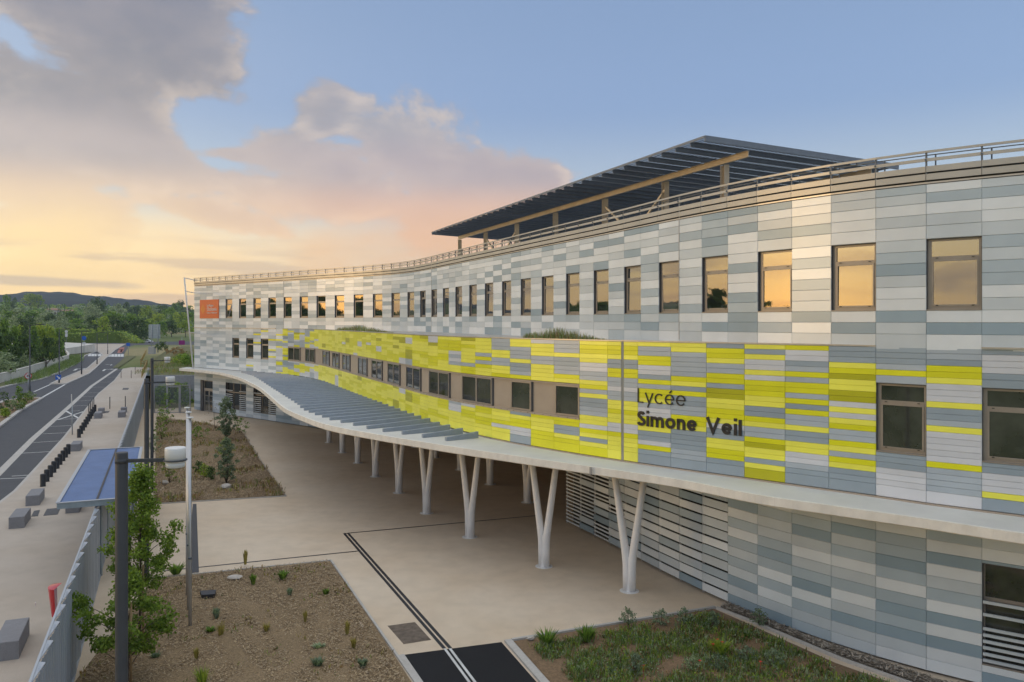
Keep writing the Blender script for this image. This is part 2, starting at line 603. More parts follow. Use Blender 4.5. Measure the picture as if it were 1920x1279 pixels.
def _n(s, d, v):
    n = nt.nodes.new('ShaderNodeTexNoise'); n.inputs['Scale'].default_value = s; n.inputs['Detail'].default_value = d
    nt.links.new(v, n.inputs[0]); return n.outputs['Fac']


r1 = nt.nodes.new('ShaderNodeValToRGB')
r1.color_ramp.elements[0].position = .36; r1.color_ramp.elements[0].color = (.085, .125, .045, 1)
r1.color_ramp.elements[1].position = .66; r1.color_ramp.elements[1].color = (.30, .26, .14, 1)
e = r1.color_ramp.elements.new(.5); e.color = (.16, .19, .075, 1)
nt.links.new(_n(.02, 5, mp.outputs[0]), r1.inputs[0])
r2 = nt.nodes.new('ShaderNodeValToRGB')
r2.color_ramp.elements[0].position = .4; r2.color_ramp.elements[0].color = (.02, .03, .018, 1)
r2.color_ramp.elements[1].position = .68; r2.color_ramp.elements[1].color = (.042, .055, .034, 1)
nt.links.new(_n(.012, 8, gpos), r2.inputs[0])
ln = nt.nodes.new('ShaderNodeVectorMath'); ln.operation = 'LENGTH'
nt.links.new(gpos, ln.inputs[0])
mr = nt.nodes.new('ShaderNodeMapRange'); mr.inputs[1].default_value = 1350; mr.inputs[2].default_value = 1700
nt.links.new(ln.outputs['Value'], mr.inputs[0])
mx = nt.nodes.new('ShaderNodeMix'); mx.data_type = 'RGBA'
nt.links.new(mr.outputs[0], mx.inputs[0]); nt.links.new(r1.outputs[0], mx.inputs[6]); nt.links.new(r2.outputs[0], mx.inputs[7])
nt.links.new(mx.outputs[2], pb.inputs['Base Color'])
me = bpy.data.meshes.new('ground'); me.from_pydata(vs, [], fs); me.materials.append(m_land)
me.polygons.foreach_set('use_smooth', [True] * len(fs))
tag(link('ground', me), kind='structure')


def sheet(name, polys, z, m, kind='structure'):
    mb = MB()
    for poly in polys:
        mb.face([(p[0], p[1], z) for p in poly])
    o = mb.build(name, m, kind=kind)
    # keep every sheet facing up
    for p in o.data.polygons:
        if p.normal.z < 0:
            p.flip()
    return o


FD = Vector((-.3970, .9178, 0))          # along the fence, away from the camera
FN = Vector((.9178, .3970, 0))           # across it, towards the building
F0 = Vector((-14.9, 28.6, 0))


def fl(u, v, z=0.0):
    """u metres along the fence line, v metres to its building side"""
    p = F0 + FD * u + FN * v
    p.z = z
    return p


# forecourt and pavement
fore = [fl(-30, 0), (22, 4), (34, 14), (30, 60), (-14, 100), fl(62, 3), fl(62, 0)]
sheet('forecourt_paving', [fore], 0.0, m_pave)
bay = [(-17.0, 20.0), (-22.6, 33.0), (-26.6, 41.5), (-27.61, 44.44), (-30.33, 50.84), (-36.31, 64.83), (-46.08, 86.72), (-53.7, 103.94), (-63.26, 127.37), (-77.0, 158.5)]
sheet('pavement', [[fl(-30, 0)] + [fl(50, 0)] + [fl(146, 0)] + [(-77.6, 163.0)] + bay[::-1] + [(-12, 2)]], 0.0, m_walk)
# pavement kerb face
kb = MB()
for a, b in zip(bay, bay[1:]):
    a, b = Vector((*a, 0)), Vector((*b, 0))
    kb.bar(a + Vector((0, 0, -.06)), b + Vector((0, 0, -.06)), .16, .128)
kb.build('pavement_kerb', m_kerb, kind='structure')

# roads lie 10 cm below the pavement
RZ = -.10
gut = [(-20.5, 24.0), (-32.3, 50.48), (-36.23, 59.14), (-38.81, 64.83), (-48.27, 86.72), (-61.63, 117.32), (-79.0, 160.0), (-92, 190), (-112.5, 232), (-140, 292)]
leftk = [(-60, 66), (-66, 92), (-70.5, 107), (-73.76, 117.32), (-76.53, 129.7), (-83.7, 148.05), (-101.14, 187.3), (-117, 219), (-124.06, 236), (-133, 258), (-152, 282), (-187.5, 312), (-240, 335)]
road = [(-12, 5)] + bay + gut[6:] + [(-150, 318), (-90, 330), (-60, 372), (-330, 378), (-330, 345)] + leftk[::-1] + [(-52, 40), (-30, 6)]
sheet('road', [road], RZ, m_asph)
lk = MB()
for a, b in zip(leftk, leftk[1:]):
    lk.bar((*a, -.05), (*b, -.05), .35, .2)
lk.build('road_kerb', m_kerb, kind='structure')
# verge left of the road
sheet('verge', [[(-90, 60)] + leftk[:-1] + [(-190, 330), (-320, 300), (-320, 60)]], -.12, m_fieldgrass)
gm = MB()
for a, b in zip(gut, gut[1:7]):
    a, b = Vector((*a, RZ + .004)), Vector((*b, RZ + .004))
    s_ = FN * .24
    gm.face([a - s_, a + s_, b + s_, b - s_])
o = gm.build('gutter_strip', m_kerb, kind='structure')
# parking bay lines and the crossed-out bay
pm = MB()


def stroke(a, b, w, z=RZ + .008, mb=pm):
    a, b = Vector((a[0], a[1], z)), Vector((b[0], b[1], z))
    d = (b - a).normalized()
    s_ = Vector((d.y, -d.x, 0)) * w / 2
    mb.face([a - s_, a + s_, b + s_, b - s_])


def poly_at(pl, y):
    for (xa, ya), (xb, yb) in zip(pl, pl[1:]):
        if ya <= y <= yb:
            return Vector((xa + (xb - xa) * (y - ya) / (yb - ya), y, 0))


for a_, b_ in (((22, 893), (55, 891)), ((0, 898), (52, 896)), ((40, 850), (95, 847)), ((62, 830), (111, 827)), ((80, 813.8), (125, 811.5)), ((94, 800), (134, 798)), ((107, 787), (150, 784.5)),
               ((127, 771.5), (150, 770)), ((136, 761.5), (165, 760)), ((146, 752), (172, 750.5)), ((152, 744), (184, 743)), ((161, 737), (189, 736.2)), ((170, 726.5), (197, 726)), ((183, 717), (207, 716.5)), ((196, 708), (217, 707.5)), ((213, 695.5), (230, 695))):
    stroke(gp(*a_, RZ), gp(*b_, RZ), .13)
stroke(gp(124, 771, RZ), gp(151, 786.5, RZ), .22, RZ + .012)
stroke(gp(108, 787.5, RZ), gp(163, 770, RZ), .22, RZ + .012)
# centre lines beside the median tip
stroke(gp(64, 734.5, RZ), gp(98, 719.5, RZ), .22)
stroke(gp(78, 746, RZ), gp(122, 721, RZ), .28)
# crossing
for k in range(6):
    p = gp(169 + k * 6.2, 663.5, RZ); q_ = gp(167.5 + k * 6.2, 668.0, RZ)
    stroke(q_, p, .75)
for k in range(5):
    p = gp(205.5 + k * 6, 664.0, RZ); q_ = gp(205 + k * 6, 669.0, RZ)
    stroke(q_, p, .7)


def arrow(px, py, s=1.0, turn=1):
    c = gp(px, py, RZ)
    d, n = FD, FN

    def P(u, v):
        q2 = c + d * u * s + n * v * s
        return (q2.x, q2.y, RZ + .008)
    pm.face([P(-2, -.1), P(-2, .1), P(.6, .1), P(.6, -.1)])
    pm.face([P(.6, -.1), P(.6, .5 * turn), P(.9, .5 * turn), P(.9, -.1)] if turn > 0 else [P(.6, .1), P(.9, .1), P(.9, -.5), P(.6, -.5)])
    pm.face([P(.3, .5 * turn), P(1.2, .5 * turn), P(.75, 1.1 * turn)])


arrow(143, 692.5, 2.2, 1)
arrow(196, 693.5, 2.0, 1)
arrow(209, 684, 1.3, -1)
o = pm.build('road_marking', m_paint, kind='structure')
for p in o.data.polygons:
    if p.normal.z < 0: p.flip()
rp_ = MB()
for (a_, b_, w) in (((224, 662), (226, 655), 1.2), ((227, 656), (229, 651.5), 1.6), ((227, 660), (231, 655), .8)):
    stroke(gp(*a_, RZ), gp(*b_, RZ), w, RZ + .008, rp_)
o = rp_.build('red_road_marking', m_redpaint, kind='structure')
for p in o.data.polygons:
    if p.normal.z < 0: p.flip()


def island(name, pts, ztop, mtop, kerb=.3):
    mb = MB()
    mb.prism(pts, RZ - .02, ztop, 0)
    mb.build(name, [mtop], kind='structure')
    kbm = MB()
    n = len(pts)
    for i in range(n):
        a, b = pts[i], pts[(i + 1) % n]
        kbm.bar((a[0], a[1], ztop - .04), (b[0], b[1], ztop - .04), kerb, .16)
    kbm.build(name + '_kerb', m_kerb, kind='structure')


island('planted_island', [(-34, 46), (-46.4, 72.5), (-52.2, 85.0), (-57.6, 98.0), (-59.4, 98.6), (-60.2, 95), (-57.2, 88), (-50, 70), (-42, 52)][::1], .02, m_soil, .4)
island('median_island', [(-66.9, 119.8), (-75.9, 143.4), (-83.7, 160.7), (-113.0, 224.5), (-130, 262), (-159, 329), (-175, 329), (-150, 285), (-136.6, 262), (-114.8, 224.5), (-85.2, 160.7), (-71.9, 126.5), (-69.2, 120)], .02, m_walk)
sheet('planting_strip', [[(-79.2, 160.9), (-80.6, 161.5), (-105, 218), (-101.5, 216)]], .01, m_fieldgrass)

# raised grass bank behind the end of the forecourt
bank = [(-45.6, 95), (-29.5, 95), (-20, 112), (-8, 190), (-60, 300), (-115, 262), (-78, 182)]
bt = MB()
NB = 26
bm_top = [Vector((-43.4, 94.6, 0)), Vector((-10, 94.6, 0))], [Vector((-96, 213, 0)), Vector((20, 215, 0))]
gv = []
for j in range(NB + 1):
    for i in range(NB + 1):
        s_, t_ = i / NB, j / NB
        p = (bm_top[0][0].lerp(bm_top[0][1], s_)).lerp(bm_top[1][0].lerp(bm_top[1][1], s_), t_)
        z = 3.15 + .25 * math.sin(p.x * .21 + p.y * .13) + .12 * math.sin(p.x * .7)
        if i == 0: z = .05
        if i == 1: z *= .75
        if j >= NB - 4: z *= (NB - j) / 5 + .06
        if j == 0: z = 2.95
        gv.append((p.x + .3 * math.sin(p.y), p.y, z))
bt.raw(gv, [(j * (NB + 1) + i, j * (NB + 1) + i + 1, (j + 1) * (NB + 1) + i + 1, (j + 1) * (NB + 1) + i) for j in range(NB) for i in range(NB)], 0, True)
bt.build('grass_bank', m_fieldgrass, kind='structure')

# forecourt beds
B1 = [(-13.1, 29.2), (-7.14, 31.33), (-5.0, 26.5), (-2.64, 20.9), (1.95, 9.5), (-6.4, 9.0), (-11.4, 20.9)]
B2 = [(-18.4, 41.1), (-12.14, 42.96), (-17.2, 54.5), (-22.3, 66.6), (-23.6, 69.0), (-25.6, 71.2), (-29.11, 74.0), (-33.5, 77.2), (-34.9, 78.6)]
B3 = [(.05, 23.5), (6.6, 26.15), (7.25, 25.0), (8.9, 22.0), (11.6, 18.6), (15.5, 14.5), (8.5, 9.0), (4.9, 9.8)]


def bed(name, poly, m, z=.02, n=44, hump=.10):
    """a bed as a gently mounded grid, cut to the outline"""
    xs = [p[0] for p in poly]; ys = [p[1] for p in poly]
    mb = MB()
    c = Vector((sum(xs) / len(xs), sum(ys) / len(ys), 0))
    P = [Vector((p[0], p[1], 0)) for p in poly]
    outl = []
    for i in range(len(P)):
        a, b = P[i], P[(i + 1) % len(P)]
        k = max(1, int((b - a).length / .5))
        for q2 in range(k):
            outl.append(a.lerp(b, q2 / k))
    R = 9
    N = len(outl)
    vs = []
    for j in range(R + 1):
        t = 1 - j / R
        for p in outl:
            q2 = c.lerp(p, t)
            h = z + hump * (1 - t ** 3) + (.035 * math.sin(q2.x * 3.1) * math.sin(q2.y * 2.3 + 1) + .03 * math.sin(q2.x * 7.3 + q2.y * 5.1)) * (0 if j == 0 else 1)
            vs.append((q2.x, q2.y, h))
    fs = [(j * N + i, j * N + (i + 1) % N, (j + 1) * N + (i + 1) % N, (j + 1) * N + i) for j in range(R) for i in range(N)]
    mb.raw(vs, fs, 0, True)
    o = mb.build(name, m, kind='structure')
    if sum(p.normal.z for p in o.data.polygons) < 0:
        for p in o.data.polygons: p.flip()
    return o


def inside(p, poly):
    r = False
    n = len(poly)
    for i in range(n):
        x1, y1 = poly[i]; x2, y2 = poly[(i + 1) % n]
        if (y1 > p[1]) != (y2 > p[1]) and p[0] < (x2 - x1) * (p[1] - y1) / (y2 - y1) + x1:
            r = not r
    return r


def rnd_in(poly):
    xs = [p[0] for p in poly]; ys = [p[1] for p in poly]
    while True:
        p = (random.uniform(min(xs), max(xs)), random.uniform(min(ys), max(ys)))
        if inside(p, poly): return p


bed('mulch_bed', B1, m_mulch)
bed('planting_bed', B2, m_mulch)
bed('wild_bed', B3, m_soil)
# concrete edgings round the beds
eb = MB()
for a, b in (((-13.1, 29.2), (-7.1, 31.38)), ((-7.1, 31.38), (-2.55, 20.9)), ((-2.55, 20.9), (2.04, 9.5))):
    eb.bar((*a, .025), (*b, .025), .07, .07)
for a, b in ((B2[0], B2[1]), (B2[1], B2[2]), (B2[2], B2[3])):
    eb.bar((*a, .025), (*b, .025), .06, .06)
for a, b in (((.0, 23.55), (6.65, 26.25)), ((-.12, 23.5), (4.8, 9.6))):
    eb.bar((*a, .03), (*b, .03), .22 if a[0] < -.1 else .1, .08)
eb.build('bed_edging', m_kerb, kind='structure')
# asphalt patch with its double line, slot drains, covers
sheet('asphalt_patch', [[(-3.06, 22.57), (-.31, 23.47), (4.7, 9.8), (2.5, 9.4)]], .004, m_asphnew)
lm = MB()
for v in (-.075, .075):
    a, b = Vector((-1.86 + v, 23.0, 0)), Vector((2.75 + v, 11.0, 0))
    stroke(a, b, .075, .0085, lm)
o = lm.build('patch_line', m_paint, kind='structure')
for p in o.data.polygons:
    if p.normal.z < 0: p.flip()
kb = MB()
kb.bar((-3.14, 22.55, .006), (2.4, 9.4, .006), .2, .03)
kb.build('patch_edging', m_kerb, kind='structure')
dm = MB()
for v in (-.09, .09):
    stroke((-7.34 + v, 35.45), (-1.86 + v, 23.02), .11, .005, dm)
stroke((-7.45, 35.45), (1.3, 38.75), .10, .009, dm)
stroke((-13.33, 30.07), (-6.3, 32.75), .10, .009, dm)
o = dm.build('slot_drain', m_drain, kind='structure')
for p in o.data.polygons:
    if p.normal.z < 0: p.flip()
gr = sheet('gravel_strip', [[(6.75, 26.15), (7.15, 26.7), (8.95, 23.65), (11.2, 20.95), (13.6, 19.4), (17, 17.2), (15.9, 15.2), (12.0, 18.8), (9.2, 22.3), (7.45, 25.2)]], .006, m_gravel)
eb = MB()
for a, b in (((6.7, 26.2), (7.4, 25.15)), ((7.4, 25.15), (9.15, 22.2)), ((9.15, 22.2), (11.9, 18.7)), ((11.9, 18.7), (15.8, 15.0))):
    eb.bar((*a, .03), (*b, .03), .09, .09)
eb.build('gravel_edging', m_kerb, kind='structure')

UP= [(-33.693, 84.89), (-32.72, 84.027), (-31.748, 83.165), (-30.775, 82.302), (-29.803, 81.439), (-28.83, 80.577), (-27.858, 79.714), (-26.882, 78.855), (-25.904, 77.999), (-24.923, 77.146), (-23.941, 76.293), (-22.961, 75.439), (-21.986, 74.58), (-21.016, 73.715), (-20.05, 72.844), (-19.086, 71.972), (-18.118, 71.104), (-17.142, 70.245), (-16.158, 69.396), (-15.17, 68.551), (-14.186, 67.701), (-13.21, 66.843), (-12.246, 65.97), (-11.301, 65.077), (-10.384, 64.156), (-9.509, 63.195), (-8.699, 62.178), (-7.969, 61.103), (-7.319, 59.976), (-6.736, 58.815), (-6.193, 57.633), (-5.671, 56.443), (-5.159, 55.248), (-4.65, 54.052), (-4.144, 52.854), (-3.639, 51.656), (-3.131, 50.46), (-2.616, 49.266), (-2.096, 48.075), (-1.574, 46.884), (-1.055, 45.692), (-0.54, 44.498), (-0.03, 43.302), (0.477, 42.105), (0.984, 40.909), (1.496, 39.714), (2.015, 38.522), (2.539, 37.332), (3.065, 36.143), (3.585, 34.952), (4.091, 33.754), (4.581, 32.55), (5.063, 31.343), (5.551, 30.138), (6.063, 28.943), (6.608, 27.763), (7.197, 26.604), (7.839, 25.473), (8.543, 24.38), (9.321, 23.339), (10.181, 22.364), (11.121, 21.466), (12.134, 20.651), (13.168, 19.863), (14.222, 19.103), (15.296, 18.37), (16.389, 17.666), (17.5, 16.991)]
MID= [(-21.306, 74.009), (-20.443, 73.031), (-19.618, 72.021), (-18.833, 70.979), (-18.087, 69.909), (-17.381, 68.812), (-16.713, 67.691), (-16.087, 66.547), (-15.499, 65.382), (-14.945, 64.201), (-14.416, 63.009), (-13.9, 61.811), (-13.387, 60.612), (-12.873, 59.413), (-12.356, 58.215), (-11.841, 57.016), (-11.327, 55.818), (-10.814, 54.618), (-10.302, 53.418), (-9.789, 52.219), (-9.276, 51.02), (-8.761, 49.821), (-8.244, 48.624), (-7.724, 47.427), (-7.203, 46.231), (-6.684, 45.034), (-6.17, 43.836), (-5.659, 42.635), (-5.146, 41.436), (-4.62, 40.242), (-4.073, 39.058), (-3.497, 37.887), (-2.889, 36.733), (-2.245, 35.599), (-1.563, 34.487), (-0.836, 33.404), (-0.063, 32.353), (0.755, 31.337), (1.609, 30.351), (2.493, 29.391), (3.403, 28.456), (4.334, 27.544), (5.283, 26.649), (6.245, 25.767), (7.211, 24.891), (8.178, 24.016), (9.143, 23.138), (10.106, 22.258)]
K0 = -5                                   # module number of the first point of UP


def N2(dx, dy):
    """outward (camera side) unit normal for a facade heading dx, dy"""
    l = math.hypot(dx, dy)
    return Vector((dy / l, -dx / l, 0))


UPV = [Vector((x, y, 0)) for x, y in UP]
MIDV = [Vector((x, y, 0)) for x, y in MID]


def normals(V):
    out = []
    for i in range(len(V)):
        d = V[min(i + 1, len(V) - 1)] - V[max(i - 1, 0)]
        out.append(N2(d.x, d.y))
    return out


for i in range(40, len(MIDV)):          # ease the bulge's end onto the main facade
    MIDV[i] = MIDV[i] + (UPV[60] - Vector((MID[-1][0], MID[-1][1], 0))) * ((i - 39) / 8)
UPN, MIDN = normals(UPV), normals(MIDV)
ZG, ZSLAB, ZLEDGE, ZTOP = 0.0, 4.50, 8.72, 13.10
school = empty('school_building', (0, 0, 0), 0, 'long curved school with grey chequered cladding and a yellow striped bulging front', 'school')

# ---- carcass: dark backing just behind the cladding, roof, closed at the back
BK = .36
cb = MB()
back = [p - n * 13.5 for p, n in zip(UPV, UPN)]
inn = [p - n * BK for p, n in zip(UPV, UPN)]
RECESS = range(15 - K0, 42 - K0)          # ground floor set back between these modules
for i in range(len(UPV) - 1):
    a, b = inn[i], inn[i + 1]
    z0 = 4.2 if i in RECESS else 0
    cb.face([(a.x, a.y, z0), (b.x, b.y, z0), (b.x, b.y, ZTOP), (a.x, a.y, ZTOP)], 0)
    A, B = back[i], back[i + 1]
    cb.face([(A.x, A.y, 0), (A.x, A.y, ZTOP), (B.x, B.y, ZTOP), (B.x, B.y, 0)], 0)
    cb.face([(a.x, a.y, ZTOP + .03), (b.x, b.y, ZTOP + .03), (B.x, B.y, ZTOP + .03), (A.x, A.y, ZTOP + .03)], 1)
    if i in RECESS:
        ra, rb = a - UPN[i] * 5.5, b - UPN[i + 1] * 5.5
        cb.face([(ra.x, ra.y, 0), (rb.x, rb.y, 0), (rb.x, rb.y, 4.2), (ra.x, ra.y, 4.2)], 2)
        cb.face([(a.x, a.y, 4.2), (ra.x, ra.y, 4.2), (rb.x, rb.y, 4.2), (b.x, b.y, 4.2)], 3)
for e in (RECESS[0], RECESS[-1] + 1):
    a = inn[e]; ra = a - UPN[e] * 5.5
    cb.face([(a.x, a.y, 0), (ra.x, ra.y, 0), (ra.x, ra.y, 4.2), (a.x, a.y, 4.2)], 2)
for e in (0, len(UPV) - 1):
    a, A = inn[e], back[e]
    cb.face([(a.x, a.y, 0), (A.x, A.y, 0), (A.x, A.y, ZTOP), (a.x, a.y, ZTOP)], 0)
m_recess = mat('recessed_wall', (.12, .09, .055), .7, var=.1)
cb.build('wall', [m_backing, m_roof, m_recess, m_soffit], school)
# bulging first floor: carcass and planted ledge on top
vb = MB()
mi = [p - n * .12 for p, n in zip(MIDV, MIDN)]
NM = len(MIDV)
for i in range(NM - 1):
    a, b = mi[i], mi[i + 1]
    vb.face([(a.x, a.y, ZSLAB - .1), (b.x, b.y, ZSLAB - .1), (b.x, b.y, ZLEDGE - .02), (a.x, a.y, ZLEDGE - .02)], 0)
    u0, u1 = inn[8 - K0 + i], inn[9 - K0 + i]
    vb.face([(a.x, a.y, ZLEDGE - .07), (b.x, b.y, ZLEDGE - .07), (u1.x, u1.y, ZLEDGE - .07), (u0.x, u0.y, ZLEDGE - .07)], 1)
a, u0 = mi[0], inn[8 - K0]
vb.face([(a.x, a.y, ZSLAB), (u0.x, u0.y, ZSLAB), (u0.x, u0.y, ZLEDGE), (a.x, a.y, ZLEDGE)], 0)
vb.build('first_floor_wall', [m_backing, m_trim], school)
# coping along the bulge and the drip trims
tm = MB()
for i in range(NM - 1):
    a, b = MIDV[i] + MIDN[i] * .035, MIDV[i + 1] + MIDN[i + 1] * .035
    for (o0, o1, z0, z1) in ((0, -.22, ZLEDGE - .012, ZLEDGE + .03),):
        p0, p1 = a, b
        q0, q1 = a + MIDN[i] * o1, b + MIDN[i + 1] * o1
        tm.raw([(p0.x, p0.y, z0), (p1.x, p1.y, z0), (q1.x, q1.y, z0), (q0.x, q0.y, z0), (p0.x, p0.y, z1), (p1.x, p1.y, z1), (q1.x, q1.y, z1), (q0.x, q0.y, z1)],
               [(4, 5, 6, 7), (0, 1, 5, 4), (3, 2, 1, 0), (2, 3, 7, 6)])
tm.build('coping', m_trim, school)
for rg in (range(0, 12), range(57 - K0, len(UPV) - 1)):
    tm = MB()
    for i in rg:
        a, b = UPV[i] + UPN[i] * .05, UPV[i + 1] + UPN[i + 1] * .05
        tm.bar((a.x, a.y, ZLEDGE + .01), (b.x, b.y, ZLEDGE + .01), .1, .045)
    tm.build('drip_trim', m_trim, school)
tm = MB()
for i in range(len(UPV) - 1):
    a, b = UPV[i] + UPN[i] * .01, UPV[i + 1] + UPN[i + 1] * .01
    tm.bar((a.x, a.y, ZTOP + .02), (b.x, b.y, ZTOP + .02), .06, .042)
tm.build('cornice', m_trim, school)
for i, V, Nn, z0, z1 in ((8 - K0, UPV, UPN, ZLEDGE, 13.9), (26 - K0, UPV, UPN, ZLEDGE, 13.9), (49 - K0, UPV, UPN, ZLEDGE, 13.9)):
    p = V[i] + Nn[i] * .012
    jm = MB()
    jm.bar((p.x, p.y, z0 + .03), (p.x, p.y, z1), .045, .05)
    jm.build('expansion_joint', m_trim, school)
p = (MIDV[40] + MIDV[41]) / 2 + MIDN[40] * .012
jm = MB()
jm.bar((p.x, p.y, ZSLAB + .05), (p.x, p.y, ZLEDGE - .03), .085, .05)
jm.build('expansion_joint', m_trim, school)

# ---- cladding panels --------------------------------------------------------
PANELS = []                               # (kind, p0, p1, normal, z0, z1, material)
GAP = .011


def panel(kind, a, b, z0, z1, m):
    PANELS.append((kind, a, b, z0, z1, m))


def pick(ws, last=None):
    for _ in range(4):
        r = random.random() * sum(ws)
        for i, w in enumerate(ws):
            r -= w
            if r < 0: break
        if i != last or random.random() < .25: return i
    return i


ROWS_UP = [8.64] + [8.74 + .32 * i for i in range(1, 10)] + [11.97, 12.275, 12.58, 12.855, 13.085]
for i in range(len(UPV) - 1):
    k = i + K0
    a, b = UPV[i], UPV[i + 1]
    last = None
    for j in range(len(ROWS_UP) - 1):
        z0, z1 = ROWS_UP[j], ROWS_UP[j + 1]
        if k >= 0 and k % 2 == 0 and k <= 60 and z0 > 9.65 and z1 < 11.65: continue
        dark = .55 if k > 14 else .8
        last = pick((.36, .32, .22 * dark + .05, .18 * dark + (.05 if k > 50 else 0)), last)
        panel('cladding_panel', a, b, z0, z1, GREYS[last])
# first floor, flush parts: left end (full panels) and right end (strips)
for i in range(0, 8 - K0):
    k = i + K0
    a, b = UPV[i], UPV[i + 1]
    last = None
    for j in range(13):
        z0, z1 = ZSLAB + .04 + .32 * j, ZSLAB + .04 + .32 * (j + 1)
        if k in (1, 3, 5) and z0 > 5.75 and z1 < 7.78: continue
        if k >= 3 and random.random() < (k - 2) * .085:
            h = (z0 + z1) / 2
            y = random.choice((0, 1))
            panel('strip_panel', a, b, z0, h, LIMES[random.choice((0, 1))] if y else STRIPG[pick((.4, .4, .2))])
            panel('strip_panel', a, b, h, z1, STRIPG[pick((.4, .4, .2))] if y else LIMES[random.choice((0, 0, 1))])
            continue
        last = pick((.42, .34, .18, .09), last)
        panel('cladding_panel', a, b, z0, z1, GREYS[last])


def strips(a, b, zs, py, wy, wg):
    """a column of half-height strips; py = chance of yellow"""
    j = 0
    last = None
    while j < len(zs) - 1:
        run = random.choice((1, 1, 1, 2) if py < .7 else (1, 1, 1, 2, 2, 3))
        if random.random() < py:
            y = pick(wy, last)
            m = LIMES[y]; last = y
        else:
            g = pick(wg)
            m = STRIPG[g]; last = None
            run = random.choice((1, 1, 2, 2) if py > .4 else (1, 1, 2, 2, 3))
        for _ in range(run):
            if j < len(zs) - 1:
                panel('strip_panel', a, b, zs[j], zs[j + 1], m)
                j += 1


ZL = [ZSLAB + .05, ZSLAB + .37] + [ZSLAB + .37 + .16 * i for i in range(1, 7)] + [5.79]
ZU = [7.11 + .16 * i for i in range(10)] + [8.70]
ZF = [ZSLAB + .05, ZSLAB + .37] + [ZSLAB + .37 + .1602 * i for i in range(1, 24)] + [8.70]
for i in range(55 - K0, len(UPV) - 1):
    k = i + K0
    a, b = UPV[i], UPV[i + 1]
    if k % 2 == 1:
        strips(a, b, [z for z in ZF if z < 5.75] + [5.78], .16, (.55, .4, .05), (.45, .3, .25))
        strips(a, b, [7.70] + [z for z in ZF if z > 7.78], .2, (.6, .35, .05), (.4, .3, .3))
    else:
        strips(a, b, ZF, .27, (.65, .22, .13), (.42, .3, .28))
for i in range(NM - 1):
    a, b = MIDV[i], MIDV[i + 1]
    if i < 6: py, wy, wg = .45, (.5, .48, .02), (.5, .35, .15)
    elif i < 13: py, wy, wg = .84, (.72, .25, .03), (.8, .2, 0)
    elif i < 27: py, wy, wg = .96, (.42, .53, .05), (.95, .05, 0)
    elif i < 35: py, wy, wg = .78, (.52, .44, .04), (.6, .35, .05)
    elif i < 42: py, wy, wg = .60, (.62, .34, .04), (.30, .40, .30)
    elif i < 45: py, wy, wg = .58, (.60, .32, .08), (.22, .3, .48)
    else: py, wy, wg = .47, (.5, .38, .12), (.3, .3, .4)
    halves = [(a, b)]
    if i == 40:
        mid_ = (a + b) / 2
        halves = [(a, mid_ - (b - a) * .04), (mid_ + (b - a) * .04, b)]
    st = random.getstate()
    for a, b in halves:
        random.setstate(st)
        if 1 <= i <= 38:
            strips(a, b, ZL, min(.97, py + .12) if i > 8 else py, (wy[0] + .15, wy[1], wy[2]), wg)
            strips(a, b, ZU, py, wy, wg)
        else:
            strips(a, b, ZF, py, wy, wg)
# ground floor walls
OPEN_G = {-4: (0, 3.28), -3: (0, 3.28), 0: (.63, 3.26), 1: (.63, 3.26), 2: (.63, 3.26), 4: (.63, 3.26), 5: (.63, 3.26), 6: (.63, 3.26), 57: (.56, 3.18), 58: (.56, 3.18), 59: (.56, 3.18)}
for i in range(len(UPV) - 1):
    k = i + K0
    if 15 <= k < 51: continue
    a, b = UPV[i], UPV[i + 1]
    last = None
    zs = [.06 + .32 * j for j in range(13)] + [4.24]
    for j in range(13):
        z0, z1 = zs[j], zs[j + 1]
        if k in OPEN_G:
            lo, hi = OPEN_G[k]
            if z1 > lo + .05 and z0 < hi - .05:
                if z0 < lo: z1 = lo
                elif z1 > hi: z0 = hi
                else: continue
        last = pick((.34, .26, .2, .2) if k > 40 else (.42, .34, .16, .08), last)
        panel('cladding_panel', a, b, z0, z1, GREYS[last])

# draw the panels: the 300 of each kind that look largest singly, the rest as one
PM = {}


def panel_shape(mb, w, h, T, m=0):
    """a folded tray panel with slightly rounded long edges, 12 faces"""
    t, e = .024, .006
    hw = w / 2 - GAP / 2
    z0, z1 = GAP / 2, h - GAP / 2
    prof = [(0, z0), (-t + e, z0), (-t, z0 + e), (-t, z1 - e), (-t + e, z1), (0, z1)]
    vs = [T @ Vector((x, y, z)) for x in (-hw, hw) for y, z in prof]
    mb.raw(vs, [(q, q + 1, 6 + q + 1, 6 + q) for q in range(5)] + [(5, 4, 3, 2, 1, 0), (6, 7, 8, 9, 10, 11)], m)
    mb.raw([T @ Vector(p) for p in ((-w / 2, .004, 0), (w / 2, .004, 0), (w / 2, .004, h), (-w / 2, .004, h))], [(0, 1, 2, 3)], m)


def frame_on(a, b, z0, out=0.0):
    """matrix: x along the facade, -y outwards, origin mid-module at height z0"""
    d = (b - a).normalized()
    n = N2(d.x, d.y)
    c = (a + b) / 2 + n * out
    return Matrix(((d.x, -n.x, 0, c.x), (d.y, -n.y, 0, c.y), (0, 0, 1, z0), (0, 0, 0, 1)))


def seen_area(a, b, z0, z1):
    if min(a.y, b.y) < 3: return 0
    xa, xb = a.x / a.y, b.x / b.y
    if xb > .65 or xa < -.66: return 0
    y = (a.y + b.y) / 2
    zz = (CAMH - (z0 + z1) / 2) / y
    if zz > .46: return 0
    return abs(xb - xa) * (z1 - z0) / y


